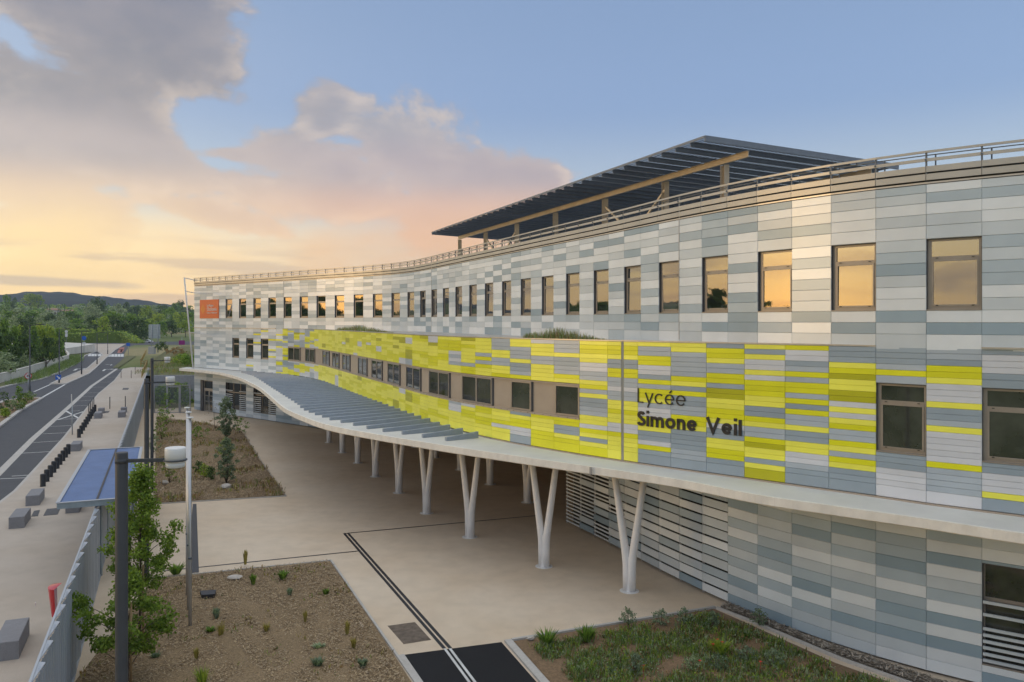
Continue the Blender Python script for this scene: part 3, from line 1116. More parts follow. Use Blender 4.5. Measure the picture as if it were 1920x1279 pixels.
for kind in ('cladding_panel', 'strip_panel'):
    L = sorted([p for p in PANELS if p[0] == kind], key=lambda p: -seen_area(*p[1:5]))
    rest = MB()
    mats_ = GREYS + STRIPG + LIMES
    for n_i, (_, a, b, z0, z1, m) in enumerate(L):
        T = frame_on(a, b, z0)
        T = T @ Matrix.Rotation(random.gauss(0, .0022), 4, 'Z') @ Matrix.Rotation(random.gauss(0, .003), 4, 'X')
        w, h = (b - a).length, z1 - z0
        if n_i < 300:
            key = (round(w, 2), round(h, 3), m.name)
            if key not in PM:
                q_ = MB(); panel_shape(q_, w, h, Matrix.Identity(4))
                PM[key] = q_.mesh(kind, m)
            link(kind, PM[key], school, mat=T)
        else:
            panel_shape(rest, w, h, T, mats_.index(m))
    rest.build(kind + '_field', mats_, school, kind='stuff')

# ---- upper and first floor windows -----------------------------------------


def win_meshes(w, h, rec=.13, transom=.27, jamb=.10, fr=m_frame, gl=m_glass):
    f = MB()
    hw = w / 2
    # lining of the opening
    f.box(-hw, -hw + .012, 0, rec + .03, 0, h, 1)
    f.box(hw - .012, hw, 0, rec + .03, 0, h, 1)
    f.box(-hw + .012, hw - .012, 0, rec + .03, h - .012, h, 1)
    y0, y1 = rec - .05, rec + .02
    l, r_ = -hw + .012, hw - .012
    f.box(l, l + jamb, y0, y1, .03, h - .012, 0)
    f.box(r_ - .07, r_, y0, y1, .03, h - .012, 0)
    f.box(l + jamb, r_ - .07, y0, y1, .03, .11, 0)
    f.box(l + jamb, r_ - .07, y0, y1, h - .07, h - .012, 0)
    zt = h * (1 - transom)
    f.box(l + jamb, r_ - .07, y0 - .004, y1, zt - .045, zt + .045, 0)
    # opening sash frame
    s0, s1 = l + jamb, r_ - .07
    for bx in ((s0, s0 + .045, .11, zt - .045), (s1 - .045, s1, .11, zt - .045), (s0 + .045, s1 - .045, .11, .155), (s0 + .045, s1 - .045, zt - .09, zt - .045)):
        f.box(bx[0], bx[1], y0 - .018, y0 + .03, bx[2], bx[3], 0)
    for hx in (s0 + .1, s1 - .16):
        f.box(hx, hx + .06, y0 - .03, y0 - .018, .12, .145, 2)
        f.box(hx, hx + .06, y0 - .03, y0 - .018, zt - .01, zt + .012, 2)
    frame = f.mesh('window', [fr, m_reveal, m_black])
    g1 = MB(); g1.box(s0 + .045, s1 - .045, y0 + .006, y0 + .024, .155, zt - .09)
    g2 = MB(); g2.box(s0, s1, y0 + .012, y0 + .03, zt + .045, h - .07)
    s = MB(); s.box(-hw + .004, hw - .004, -.035, rec + .02, .0, .03)
    return frame, g1.mesh('pane', gl), g2.mesh('pane', gl), s.mesh('sill', fr)


def place_window(meshes, T, tilt=0.0, name='window'):
    o = link(name, meshes[0], school, mat=T)
    for me_ in meshes[1:3]:
        t = Matrix.Rotation(tilt, 4, 'Z') @ Matrix.Rotation(tilt * .6, 4, 'X')
        link('pane', me_, o, mat=t)
    link('sill', meshes[3], o)
    return o


Wm = win_meshes(1.3, 1.91)
WmD = win_meshes(1.3, 1.91, gl=m_glassd)
for k in range(0, 61, 2):
    a, b = UPV[k - K0], UPV[k - K0 + 1]
    place_window(Wm, frame_on(a, b, 9.705), random.gauss(0, .010))
for k in (1, 3, 5, 55, 57, 59):
    a, b = UPV[k - K0], UPV[k - K0 + 1]
    place_window(WmD, frame_on(a, b, 5.785), random.gauss(0, .006))

# ---- ribbon window of the bulge
bm_ = MB()
for i in range(1, 39):
    T = frame_on(MIDV[i], MIDV[i + 1], 5.80)
    w = (MIDV[i + 1] - MIDV[i]).length
    bm_.box(-w / 2, w / 2, .06, .075, .0, 1.30, 0, T)
    bm_.box(-w / 2, w / 2, -.045, .06, -.005, .075, 0, T)      # continuous sill
    bm_.box(-w / 2, w / 2, -.01, .06, 1.245, 1.295, 0, T)
    for hx in (-.42, .05, .48):
        bm_.box(hx, hx + .035, -.05, -.0455, .02, .045, 1, T)
ribbon = bm_.build('ribbon_window', [m_band, m_black], school)
for s_ in (1, 4, 8, 11, 14, 18, 21, 24, 27, 30, 33, 36, 38):
    n_ = 1 if s_ >= 36 else 2
    a, b = MIDV[s_], MIDV[s_ + n_]
    w = (b - a).length
    T = frame_on(a, b, 5.80, -.02)
    fr = MB()
    hw = w / 2 - .02
    for (x0, x1, z0, z1) in ((-hw, -hw + .07, .085, 1.24), (hw - .07, hw, .085, 1.24), (-hw + .07, hw - .07, .085, .15), (-hw + .07, hw - .07, 1.17, 1.24)) + (((-.05, .05, .15, 1.17),) if n_ == 2 else ()):
        fr.box(x0, x1, -.03, .06, z0, z1)
    fr.box(hw + .03, hw + .065, -.02, .05, .085, 1.24, 1)
    o = fr.build('window_frame', [m_frame, m_reveal], ribbon)
    o.matrix_local = T
    gaps = [(-hw + .07, -.05), (.05, hw - .07)] if n_ == 2 else [(-hw + .07, hw - .07)]
    for x0, x1 in gaps:
        g = MB(); g.box(x0, x1, .0, .02, .15, 1.17)
        o = g.build('pane', m_glassd, ribbon)
        o.matrix_local = T @ Matrix.Rotation(random.gauss(0, .006), 4, 'Z')

# ---- ground floor: door, louvred windows
a, b = UPV[-4 - K0], UPV[-2 - K0]
T = frame_on(a, b, 0)
w = (b - a).length
d = MB()
hw = w / 2
d.box(-hw, -hw + .5, .0, .3, 0, 3.28, 1, T)
d.box(-hw, hw, .3, .34, 0, 3.28, 2, T)
for (x0, x1, z0, z1) in ((-hw + .5, -hw + .62, 0, 3.25), (hw - .08, hw, 0, 3.25), (-hw + .62, hw - .08, 2.25, 2.42), (-hw + .62, hw - .08, 3.17, 3.25)):
    d.box(x0, x1, .12, .2, z0, z1, 0, T)
door = d.build('entrance_door', [m_trim, m_reveal, m_backing], school)
xm = (-hw + .62 + hw - .08) / 2
for x0, x1 in ((-hw + .64, xm - .015), (xm + .015, hw - .1)):
    lf = MB()
    for (p0, p1, z0, z1) in ((x0, x0 + .09, .02, 2.24), (x1 - .09, x1, .02, 2.24), (x0 + .09, x1 - .09, .02, .14), (x0 + .09, x1 - .09, 2.14, 2.24), (x0 + .09, x1 - .09, 1.02, 1.09), (x0 + .09, x1 - .09, 1.62, 1.68)):
        lf.box(p0, p1, .13, .18, z0, z1, 0, T)
    lf.box(x0 + .09, x1 - .09, .15, .165, .14, 2.14, 1, T)
    hx = x1 - .06 if x0 < xm - .1 else x0 + .03
    lf.box(hx, hx + .03, .06, .12, .85, 1.6, 2, T)
    lf.build('door_leaf', [m_trim, m_glassd, m_rail], door)
g = MB(); g.box(-hw + .62, hw - .08, .15, .17, 2.42, 3.17, 0, T)
g.build('pane', m_glassd, door)


def louvre_window(i0, n, z0, z1, slats, bays):
    a, b = UPV[i0], UPV[i0 + n]
    T = frame_on(a, b, 0)
    w = (b - a).length
    hw = w / 2
    f = MB()
    f.box(-hw, -hw + .02, 0, .25, z0, z1, 1, T); f.box(hw - .02, hw, 0, .25, z0, z1, 1, T)
    f.box(-hw, hw, 0, .25, z1 - .02, z1, 1, T); f.box(-hw, hw, -.03, .25, z0, z0 + .035, 0, T)
    xs = [-hw + .02 + (w - .04) * q / n for q in range(n + 1)]
    for q in range(n + 1):
        f.box(max(-hw + .02, xs[q] - .04), min(hw - .02, xs[q] + .04), .14, .2, z0 + .035, z1 - .02, 0, T)
    zt = z0 + (z1 - z0) * .62
    for q in range(n):
        f.box(xs[q] + .04, xs[q + 1] - .04, .145, .2, zt, zt + .1, 0, T)
    win = f.build('louvred_window', [m_frame, m_reveal], school)
    for q in range(n):
        for (p0, p1) in ((z0 + .035, zt), (zt + .1, z1 - .02)):
            g = MB(); g.box(xs[q] + .04, xs[q + 1] - .04, .165, .18, p0, p1, 0, T)
            g.build('pane', m_glassd, win)
    for q in range(n):
        if q not in bays: continue
        for z in slats:
            s = MB(); s.box(xs[q] + .0, xs[q + 1] - .0, -.015, .03, z, z + .075, 0, T)
            s.build('louvre_slat', GREYS[1], win)


lz = [.72 + .19 * j for j in range(8)] + [2.45]
louvre_window(0 - K0, 3, .63, 3.26, lz, (0, 2))
louvre_window(4 - K0, 3, .63, 3.26, lz, (0, 2))
louvre_window(57 - K0, 3, .56, 3.18, [.64 + .163 * j for j in range(6)] + [1.82, 2.14], (0, 1, 2))

# ---- slatted screen under the canopy's right end
scb = MB()
for k in range(42, 52):
    p = UPV[k - K0]
    n = UPN[k - K0]
    q_ = p - n * .05
    scb.bar((q_.x, q_.y, .0), (q_.x, q_.y, 4.2), .07, .06)
    if k == 51: q_ = p - n * .02
for k in range(42, 51):
    a, b = UPV[k - K0] - UPN[k - K0] * 1.2, UPV[k - K0 + 1] - UPN[k - K0 + 1] * 1.2
    scb.face([(a.x, a.y, 0), (b.x, b.y, 0), (b.x, b.y, 4.2), (a.x, a.y, 4.2)], 1)
screen = scb.build('slatted_screen', [m_trim, m_backing], school)
SM = {}


def slat(k, z, h, m):
    a, b = UPV[k - K0], UPV[k - K0 + 1]
    w = (b - a).length
    key = (round(h, 3), m.name)
    if key not in SM:
        q_ = MB(); q_.box(-.65 + .012, .65 - .012, -.02, .008, 0, h)
        SM[key] = q_.mesh('slat', m)
    link('slat', SM[key], screen, mat=frame_on(a, b, z) @ Matrix.Rotation(random.gauss(0, .003), 4, 'X'))


for k in range(42, 51):
    z = .10
    last = None
    while z < 4.15:
        thin = 1.0 if k <= 42 else (.5 if k in (43, 44) else (.12 if k == 45 else 0))
        last = pick((.4, .3, .22, .12), last)
        if random.random() < thin:
            slat(k, z, .062, GREYS[0]); slat(k, z + .165, .062, GREYS[0])
            z += .33
        else:
            hh = random.choice((.265, .265, .29)) if k > 44 else .25
            slat(k, z, min(hh, 4.22 - z), GREYS[last])
            z += .33

# ---- parapet bands, railing --------------------------------------------------
PB = {}
for i in range(len(UPV) - 1):
    a, b = UPV[i], UPV[i + 1]
    w = (b - a).length
    for (z0, z1, out) in ((13.19, 13.355, .05), (13.405, 13.56, .05), (13.69, 13.775, .05)):
        key = (round(w, 2), round(z1 - z0, 3))
        if key not in PB:
            q_ = MB(); q_.box(-w / 2 + .006, w / 2 - .006, -.015, .015, 0, z1 - z0)
            PB[key] = q_.mesh('parapet_panel', m_parapet)
        link('parapet_panel', PB[key], school, mat=frame_on(a, b, z0, out) @ Matrix.Rotation(random.gauss(0, .0025), 4, 'X'))
pb_ = MB()
for i in range(len(UPV) - 1):
    a, b = UPV[i] - UPN[i] * .04, UPV[i + 1] - UPN[i + 1] * .04
    pb_.face([(a.x, a.y, ZTOP), (b.x, b.y, ZTOP), (b.x, b.y, 13.43), (a.x, a.y, 13.43)])
    A, B = a - UPN[i] * .3, b - UPN[i + 1] * .3
    pb_.face([(a.x, a.y, 13.43), (b.x, b.y, 13.43), (B.x, B.y, 13.43), (A.x, A.y, 13.43)])
    pb_.face([(A.x, A.y, 13.43), (B.x, B.y, 13.43), (B.x, B.y, ZTOP), (A.x, A.y, ZTOP)])
pb_.build('parapet_wall', m_backing, school)
rl = MB()
for i in range(len(UPV) - 1):
    a, b = UPV[i] + UPN[i] * .05, UPV[i + 1] + UPN[i + 1] * .05
    rl.bar((a.x, a.y, 13.95), (b.x, b.y, 13.95), .05, .06, 0)
    a, b = UPV[i] - UPN[i] * .06, UPV[i + 1] - UPN[i + 1] * .06
    rl.bar((a.x, a.y, 13.875), (b.x, b.y, 13.875), .025, .025, 1)
railing = rl.build('railing', [m_parapet, m_darkrail], school)
q_ = MB(); q_.box(-.02, .02, -.03, .03, 13.36, 13.94); q_.box(-.02, .02, -.09, -.03, 13.71, 13.755)
post_me = q_.mesh('railing_post', m_darkrail)
q_ = MB(); q_.box(-.014, .014, -.014, .014, 13.43, 13.87)
rod_me = q_.mesh('railing_rod', m_darkrail)
for i in range(len(UPV) - 1):
    n = UPN[i]
    p = UPV[i] + n * .01
    link('railing_post', post_me, railing, loc=(p.x, p.y, 0), rz=math.atan2(n.y, n.x) + math.pi / 2)
    p = UPV[i].lerp(UPV[i + 1], .16) - n * .06
    link('railing_rod', rod_me, railing, loc=(p.x, p.y, 0))

# slanting white mast frame at the far end of the building
sf = MB()
dl = (UPV[0] - UPV[1]).normalized()
e0 = UPV[0]
sf.tube([gp(345.5, 521, 13.75) * 1.0, gp(362, 690.5, 4.52)], .075, 8)
tp, bt_ = gp(345.5, 521, 13.75), gp(362, 690.5, 4.52)
for t in (.0, .145, .60):
    p = tp.lerp(bt_, t)
    sf.bar(p, (e0.x, e0.y, p.z), .07, .07)
sf.build('mast_frame', m_column, school)

# ------------------------------------------------------------------ entrance canopy
EDGE = [(17.2, 14.6), (14.6, 16.4), (11.84, 18.5), (10.3, 19.85), (8.5, 21.3), (6.9, 22.65), (5.06, 24.9), (2.65, 27.0), (.76, 28.6), (-2.0, 31.0), (-4.57, 33.4), (-7.04, 35.9),
        (-8.9, 38.1), (-10.6, 40.9), (-12.8, 45.1), (-15.3, 51.1), (-18.5, 58.8), (-21.0, 64.1), (-23.2, 68.6), (-25.4, 72.5), (-27.4, 75.7), (-29.6, 78.4), (-32.4, 81.3), (-34.5, 83.0)]


def spline(P, n):
    P = [Vector((p[0], p[1], 0)) for p in P]
    P = [P[0] * 2 - P[1]] + P + [P[-1] * 2 - P[-2]]
    out = []
    for i in range(1, len(P) - 2):
        a, b, c, d = P[i - 1:i + 3]
        for q_ in range(n):
            t = q_ / n
            out.append(.5 * ((2 * b) + (c - a) * t + (2 * a - 5 * b + 4 * c - d) * t * t + (3 * b - a - 3 * c + d) * t ** 3))
    out.append(P[-2])
    return out


edge = spline(EDGE, 4)
inner = [UPV[i] - UPN[i] * .4 for i in range(len(UPV))]
ol = edge + [Vector((-34.6, 85.2, 0))] + inner
cm = MB()
ZB = 4.245
cm.face([(p.x, p.y, ZSLAB) for p in ol], 0)
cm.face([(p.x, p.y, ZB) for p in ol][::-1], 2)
for a, b in zip(edge, edge[1:] + [Vector((-34.6, 85.2, 0))]):
    d_ = (b - a).normalized()
    n = Vector((d_.y, -d_.x, 0)) * -1
    for (z0, z1, o0, o1) in ((ZB, ZB + .03, 0, .03), (ZB + .03, ZSLAB + .012, .03, .03)):
        cm.face([a + n * o0 + Vector((0, 0, z0)), b + n * o0 + Vector((0, 0, z0)), b + n * o1 + Vector((0, 0, z1)), a + n * o1 + Vector((0, 0, z1))], 1)
    cm.face([a + n * .03 + Vector((0, 0, ZSLAB + .012)), b + n * .03 + Vector((0, 0, ZSLAB + .012)), b - n * .09 + Vector((0, 0, ZSLAB + .012)), a - n * .09 + Vector((0, 0, ZSLAB + .012))], 1)
    cm.face([a - n * .09 + Vector((0, 0, ZSLAB + .012)), b - n * .09 + Vector((0, 0, ZSLAB + .012)), b - n * .09 + Vector((0, 0, ZSLAB)), a - n * .09 + Vector((0, 0, ZSLAB))], 1)
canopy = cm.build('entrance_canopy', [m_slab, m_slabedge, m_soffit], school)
for p in canopy.data.polygons:
    if p.material_index == 0 and p.normal.z < 0: p.flip()
    if p.material_index == 2 and p.normal.z > 0: p.flip()
# flashing where the bulge meets the canopy
fb = MB()
for i in range(34, NM - 1):
    a, b = MIDV[i] + MIDN[i] * .02, MIDV[i + 1] + MIDN[i + 1] * .02
    fb.bar((a.x, a.y, ZSLAB + .02), (b.x, b.y, ZSLAB + .02), .10, .045)
for i in range(55 - K0, len(UPV) - 1):
    a, b = UPV[i] + UPN[i] * .02, UPV[i + 1] + UPN[i + 1] * .02
    fb.bar((a.x, a.y, ZSLAB + .02), (b.x, b.y, ZSLAB + .02), .10, .045)
fb.build('canopy_flashing', m_band, canopy)
jb = MB()
q_ = gp(1107, 882, 4.4)
jb.bar((q_.x - .02, q_.y - .05, ZB + .14), (q_.x + .025, q_.y - .0, ZB + .14), .05, .25)
jb.build('canopy_joint', m_rail, canopy)


def interp(tab, i):
    for (i0, x0, y0), (i1, x1, y1) in zip(tab, tab[1:]):
        if i0 <= i <= i1:
            t = (i - i0) / (i1 - i0)
            return x0 + (x1 - x0) * t, y0 + (y1 - y0) * t


FR = [(0, 835.6, 827), (1, 792, 821), (2, 753.8, 815), (3, 718, 810), (4, 688, 804.5), (5, 662.5, 798.5), (6, 639, 793), (7, 618, 788), (8, 604, 783), (9, 590.6, 778.5), (10, 579, 774), (11, 570, 769.8), (12, 563, 765), (13, 557.5, 759),
      (14, 551.9, 755.5), (15, 545.6, 751), (16, 540, 747.5), (17, 535, 744), (18, 530, 741), (19, 525.6, 738.3), (20, 521.9, 735.5), (22, 512.5, 730), (28, 486, 712), (31, 473, 704.5), (36, 453.8, 699)]
BKT = [(0, 895.6, 809), (1, 867, 802.5), (2, 843, 796), (3, 823.8, 791), (4, 805.6, 784), (5, 788.8, 779), (6, 775.6, 774.5), (7, 762.5, 770.3), (8, 750, 765.6), (9, 738.8, 761.9), (11, 716, 753.5), (13, 697, 747.3), (15, 679, 740.6), (17, 663, 735), (19, 648.8, 729), (21, 633.8, 723.8), (23, 621, 718.8), (25, 608.8, 713.8), (27, 593, 710.6), (29, 575, 706.9), (30, 561, 705), (32, 541, 701.5), (36, 480, 696)]
for i in range(37):
    f_, b_ = interp(FR, i), interp(BKT, i)
    A = gp(f_[0], f_[1], ZSLAB)
    B = gp(b_[0], b_[1], ZSLAB + .27)
    A.z = B.z = 0
    d_ = (B - A).normalized()
    L_ = (B - A).length
    mb = MB()
    hw, z0, zf, zr = .065, ZSLAB + .002, .15, .27
    vs = []
    for (s_, zt) in ((0, zf), (L_, zr)):
        vs += [(s_, -hw, 0), (s_, hw, 0), (s_, hw, zt - .012), (s_, hw - .012, zt), (s_, -hw + .012, zt), (s_, -hw, zt - .012)]
    mb.raw(vs, [(0, 1, 2, 3, 4, 5)[::-1], (6, 7, 8, 9, 10, 11)] + [(q_, (q_ + 1) % 6, 6 + (q_ + 1) % 6, 6 + q_) for q_ in range(6)])
    o = mb.build('sunshade_beam', m_beam, canopy)
    o.location = (A.x, A.y, z0)
    o.rotation_euler = (0, 0, math.atan2(d_.y, d_.x))

# forked white columns: front row along the canopy edge, second row on the facade line
COLS = [(1180, 1108), (1020, 1062), (881, 1007), (800, 962), (748, 924), (704, 893.5), (671, 868), (642, 848.5), (617, 829.5)]
CP = [gp(x, y) for x, y in COLS]
CP2 = [gp(x, y) for x, y in ((989, 942), (919, 908), (863, 881), (817, 858), (779, 838.5), (748, 822))]


def column(p, ang, name='column'):
    mb = MB()
    d_ = Vector((math.cos(ang), math.sin(ang), 0))
    for s_ in (-1, 1):
        pts, rs = [], []
        for z, o_, r in ((0, .075, .155), (.6, .078, .157), (.95, .088, .154), (1.2, .118, .146), (1.6, .175, .138), (2.6, .325, .128), (4.26, .565, .116)):
            pts.append(p + d_ * (s_ * o_) + Vector((0, 0, z)))
            rs.append(r)
        mb.tube(pts, rs, 14, 0, True, True)
    # the web between the two halves of the stem
    for (z0, z1, w) in ((0, 1.22, .15),):
        n_ = Vector((-d_.y, d_.x, 0))
        mb.raw([p + d_ * a_ + n_ * b_ + Vector((0, 0, z)) for z, h_ in ((z0, .152), (z1, .12)) for a_, b_ in ((-.08, -h_), (.08, -h_), (.08, h_), (-.08, h_))],
               [(0, 1, 5, 4), (1, 2, 6, 5), (2, 3, 7, 6), (3, 0, 4, 7), (4, 5, 6, 7)])
    mb.tube([p + Vector((0, 0, -.01)), p + Vector((0, 0, .012))], [.34, .34], 20, 0, False)
    return mb.build(name, m_column, canopy)


for row in (CP, CP2):
    for i, p in enumerate(row):
        a, b = row[max(0, i - 1)], row[min(len(row) - 1, i + 1)]
        d_ = b - a
        column(p, math.atan2(d_.y, d_.x) + rad(20))

# ------------------------------------------------------------------ solar shade on the roof
PS = Vector((-6.1, 60.9, 0))
PD = (Vector((7.07, 29.3, 0)) - PS).normalized()
PW = Vector((-PD.y, PD.x, 0))
if PW.x < 0: PW = -PW
PL = (Vector((7.07, 29.3, 0)) - PS).length


def pp(s, t, z):
    p = PS + PD * s + PW * t
    return Vector((p.x, p.y, z - .035 * t))


pm2 = MB()
for s in (0, PL):
    pm2.bar(pp(s, 0, 16.11), pp(s, 9.6, 16.11), .06, .22)
for t in (0, 9.6):
    pm2.bar(pp(0, t, 16.17), pp(PL, t, 16.17), .06, .09)
shade = pm2.build('solar_roof', [m_steel], school)
np_ = 35
for k in range(1, np_):
    mb = MB()
    s = PL * k / np_
    a, b = pp(s, .05, 16.10), pp(s, 9.55, 16.10)
    mb.bar(a, b, .03, .16)
    mb.bar(a + Vector((0, 0, -.085)), b + Vector((0, 0, -.085)), .12, .012)
    mb.bar(a + Vector((0, 0, .085)), b + Vector((0, 0, .085)), .12, .012)
    mb.build('purlin', m_steel, shade)
cs = MB()
ns, nt_ = int(PL / .19), int(9.5 / .19)
for i in range(ns):
    for j in range(nt_):
        s, t = .1 + i * .19, .1 + j * .19
        cs.face([pp(s, t, 16.22), pp(s + .16, t, 16.22), pp(s + .16, t + .16, 16.22), pp(s, t + .16, 16.22)])
cs.build('solar_cells', m_cell, shade, kind='stuff')
Q0, QD, QW = Vector((-3.92, 60.1, 0)), Vector((.391, -.9204, 0)), Vector((.9204, .391, 0))


def qq(L_, t, z):
    p = Q0 + QD * L_ + QW * t
    return Vector((p.x, p.y, z))


LP = [0, 5.37, 10.8, 16.3, 21.9, 27.2, 31.3]
for t, zt in ((0, 15.86), (6.2, 15.66)):
    mb = MB()
    a, b = qq(-.4, t, zt - .17), qq(32.7, t, zt - .17)
    mb.bar(a, b, .02, .22)
    mb.bar(a + Vector((0, 0, .11)), b + Vector((0, 0, .11)), .12, .016)
    mb.bar(a - Vector((0, 0, .11)), b - Vector((0, 0, .11)), .12, .016)
    mb.build('main_beam', m_steelwarm, shade)
    for L_ in LP:
        mb = MB()
        p = qq(L_, t, 0)
        mb.bar((p.x, p.y, 13.12), (p.x, p.y, zt - .34), .02, .24)
        for s_ in (-1, 1):
            q_ = p + QD * (.12 * s_)
            mb.bar((q_.x, q_.y, 13.12), (q_.x, q_.y, zt - .34), .2, .022)
        mb.build('post', m_steelwarm, shade)
    for (l0, l1) in ((5.37, 10.8), (21.9, 27.2)):
        lm_ = (l0 + l1) / 2
        mb = MB()
        mb.bar(qq(l0, t, zt - .7), qq(lm_, t, 13.45), .09, .09)
        mb.bar(qq(l1, t, zt - .7), qq(lm_, t, 13.45), .09, .09)
        mb.build('brace', m_steelwarm, shade)

# ------------------------------------------------------------------ lettering


def arc(cx, cy, rx, ry, a0, a1, n=22):
    return [(cx + rx * math.cos(rad(a0 + (a1 - a0) * i / n)), cy + ry * math.sin(rad(a0 + (a1 - a0) * i / n))) for i in range(n + 1)]


def glyph(ch, t, xh=.72):
    h = t / 2
    r = (xh - t) / 2
    if ch == 'o': return [arc(xh / 2 + .02, xh / 2, r + .02, r, 0, 360, 32)], xh + .04
    if ch == 'e': return [[(h, xh / 2), (xh - h, xh / 2)] , arc(xh / 2, xh / 2, r, r, 0, 322, 30)], xh
    if ch == 'é':
        g, w = glyph('e', t, xh)
        return g + [[(xh * .5, xh + .10), (xh * .72, xh + .26)]], w
    if ch == 'c': return [arc(xh / 2, xh / 2, r, r, 45, 315, 28)], xh * .94
    if ch == 'y': return [[(.02, xh), (.32, .02)], [(.62, xh), (.20, -.30)]], .64
    if ch == 'L': return [[(h, 1), (h, h), (.46, h)]], .48
    if ch == 'S': return [arc(.30, .74, .21, .26 - h, 20, 250, 20)[:] + arc(.29, .28, .25, .28 - h, 75, -165, 24)], .6
    if ch == 'i': return [[(h, 0), (h, xh)], [(h, .88), (h, .88 + t * .95)]], t
    if ch == 'l': return [[(h, 0), (h, 1)]], t
    if ch == 'm':
        w = (1.04 - t) / 2
        top = xh - h - w / 2
        return [[(h, 0), (h, xh)], arc(h + w / 2, xh - h - w / 2, w / 2, w / 2, 180, 0, 14) + [(h + w, 0)], arc(h + w * 1.5, xh - h - w / 2, w / 2, w / 2, 180, 0, 14) + [(h + 2 * w, 0)]], 1.04
    if ch == 'n':
        w = .62 - t
        return [[(h, 0), (h, xh)], arc(h + w / 2, xh - h - w / 2, w / 2, w / 2, 180, 0, 16) + [(h + w, 0)]], .62
    if ch == 'V': return [[(.06, 1), (.46, .06), (.86, 1)]], .94
    return [], .45


def stroke_mesh(mb, pl, t, depth, T, m=0):
    """polyline stroke of width t, extruded outwards by depth"""
    P = [Vector((x, y)) for x, y in pl]
    closed = (P[0] - P[-1]).length < 1e-4
    L_, R_ = [], []
    n = len(P)
    for i in range(n):
        a = P[i - 1] if i > 0 else (P[-2] if closed else None)
        b = P[i + 1] if i < n - 1 else (P[1] if closed else None)
        d0 = (P[i] - a).normalized() if a is not None else None
        d1 = (b - P[i]).normalized() if b is not None else None
        if d0 is None: d0 = d1
        if d1 is None: d1 = d0
        n0, n1 = Vector((-d0.y, d0.x)), Vector((-d1.y, d1.x))
        mm = (n0 + n1)
        mm = mm.normalized() if mm.length > 1e-5 else n0
        k = min(2.2, 1 / max(.3, mm.dot(n0)))
        L_.append(P[i] + mm * (t / 2 * k)); R_.append(P[i] - mm * (t / 2 * k))
    for i in range(n - 1):
        q4 = [L_[i], R_[i], R_[i + 1], L_[i + 1]]
        f = [T @ Vector((p.x, -depth, p.y)) for p in q4]
        bk = [T @ Vector((p.x, 0, p.y)) for p in q4]
        mb.raw(f + bk, [(0, 1, 2, 3), (7, 6, 5, 4), (0, 4, 5, 1), (2, 6, 7, 3)] + ([(1, 5, 6, 2), (3, 7, 4, 0)]), m)


def along(k, s):
    """point and frame s metres to the right of module edge k on the bulge"""
    i = k
    while True:
        l = (MIDV[i + 1] - MIDV[i]).length
        if s <= l: break
        s -= l; i += 1
    d_ = (MIDV[i + 1] - MIDV[i]).normalized()
    return MIDV[i] + d_ * s, d_


def write(text, k, z, cap, t, total, group):
    gl = [glyph(c, t) for c in text]
    raww = sum(g[1] for g in gl)
    gap = (total / cap - raww) / (len(text) - 1)
    x = 0
    for ch, (strokes, w) in zip(text, gl):
        if strokes:
            p, d_ = along(k, x * cap + w * cap / 2)
            n = N2(d_.x, d_.y)
            p = p + n * .03
            T = Matrix(((d_.x * cap, -n.x, 0, p.x), (d_.y * cap, -n.y, 0, p.y), (0, 0, cap, z), (0, 0, 0, 1))) @ Matrix.Translation((-w / 2, 0, 0))
            mb = MB()
            for pl in strokes:
                stroke_mesh(mb, pl, t, .028, T)
            mb.build('letter', m_black, school)
        x += w + gap


write('Lycée', 41, 6.62, .49, .085, 1.86, 0)
write('Simone Veil', 41, 5.83, .50, .20, 3.83, 0)


def text_mesh(name, body, size, m, parent, T):
    cu = bpy.data.curves.new(name, 'FONT')
    cu.body = body
    cu.size = size
    cu.extrude = .006
    cu.resolution_u = 3
    o = bpy.data.objects.new(name, cu)
    C.objects.link(o)
    dg = bpy.context.evaluated_depsgraph_get()
    me_ = bpy.data.meshes.new_from_object(o.evaluated_get(dg))
    bpy.data.objects.remove(o)
    me_.materials.clear(); me_.materials.append(m)
    o2 = link(name, me_, parent)
    o2.matrix_local = T @ Matrix.Rotation(math.pi / 2, 4, 'X')
    return o2


a, b = UPV[-4 - K0], UPV[-1 - K0]
T = frame_on(a, b, 9.70, .05)
sg = MB(); sg.box(-1.95, 1.95, -.03, .03, 0, 1.93, 0, T)
sign = sg.build('orange_sign_board', m_orange, school)
sg = MB()
for x0, x1 in ((-1.78, -.72),):
    xm_, zm_ = (x0 + x1) / 2, .96
    for (dx0, dz0) in ((-1, 0), (1, 0), (0, -1), (0, 1)):
        pass
    vs = [T @ Vector(p) for p in ((x0, -.038, zm_), (xm_, -.038, zm_ - .52), (x1, -.038, zm_), (xm_, -.038, zm_ + .52))]
    sg.face(vs)
    for q_, r_ in ((0, .09), (1, .09), (2, .09), (3, .09)):
        pass
sg.build('sign_emblem', m_amber, sign)
text_mesh('sign_lettering', 'La Région', .34, m_signwhite, sign, T @ Matrix.Translation((-.42, -.04, 1.22)))
text_mesh('sign_lettering', 'Occitanie', .52, m_signwhite, sign, T @ Matrix.Translation((-.42, -.04, .78)))
text_mesh('sign_lettering', 'Pyrénées - Méditerranée', .21, m_signwhite, sign, T @ Matrix.Translation((-.42, -.04, .50)))

# ------------------------------------------------------------------ vegetation helpers


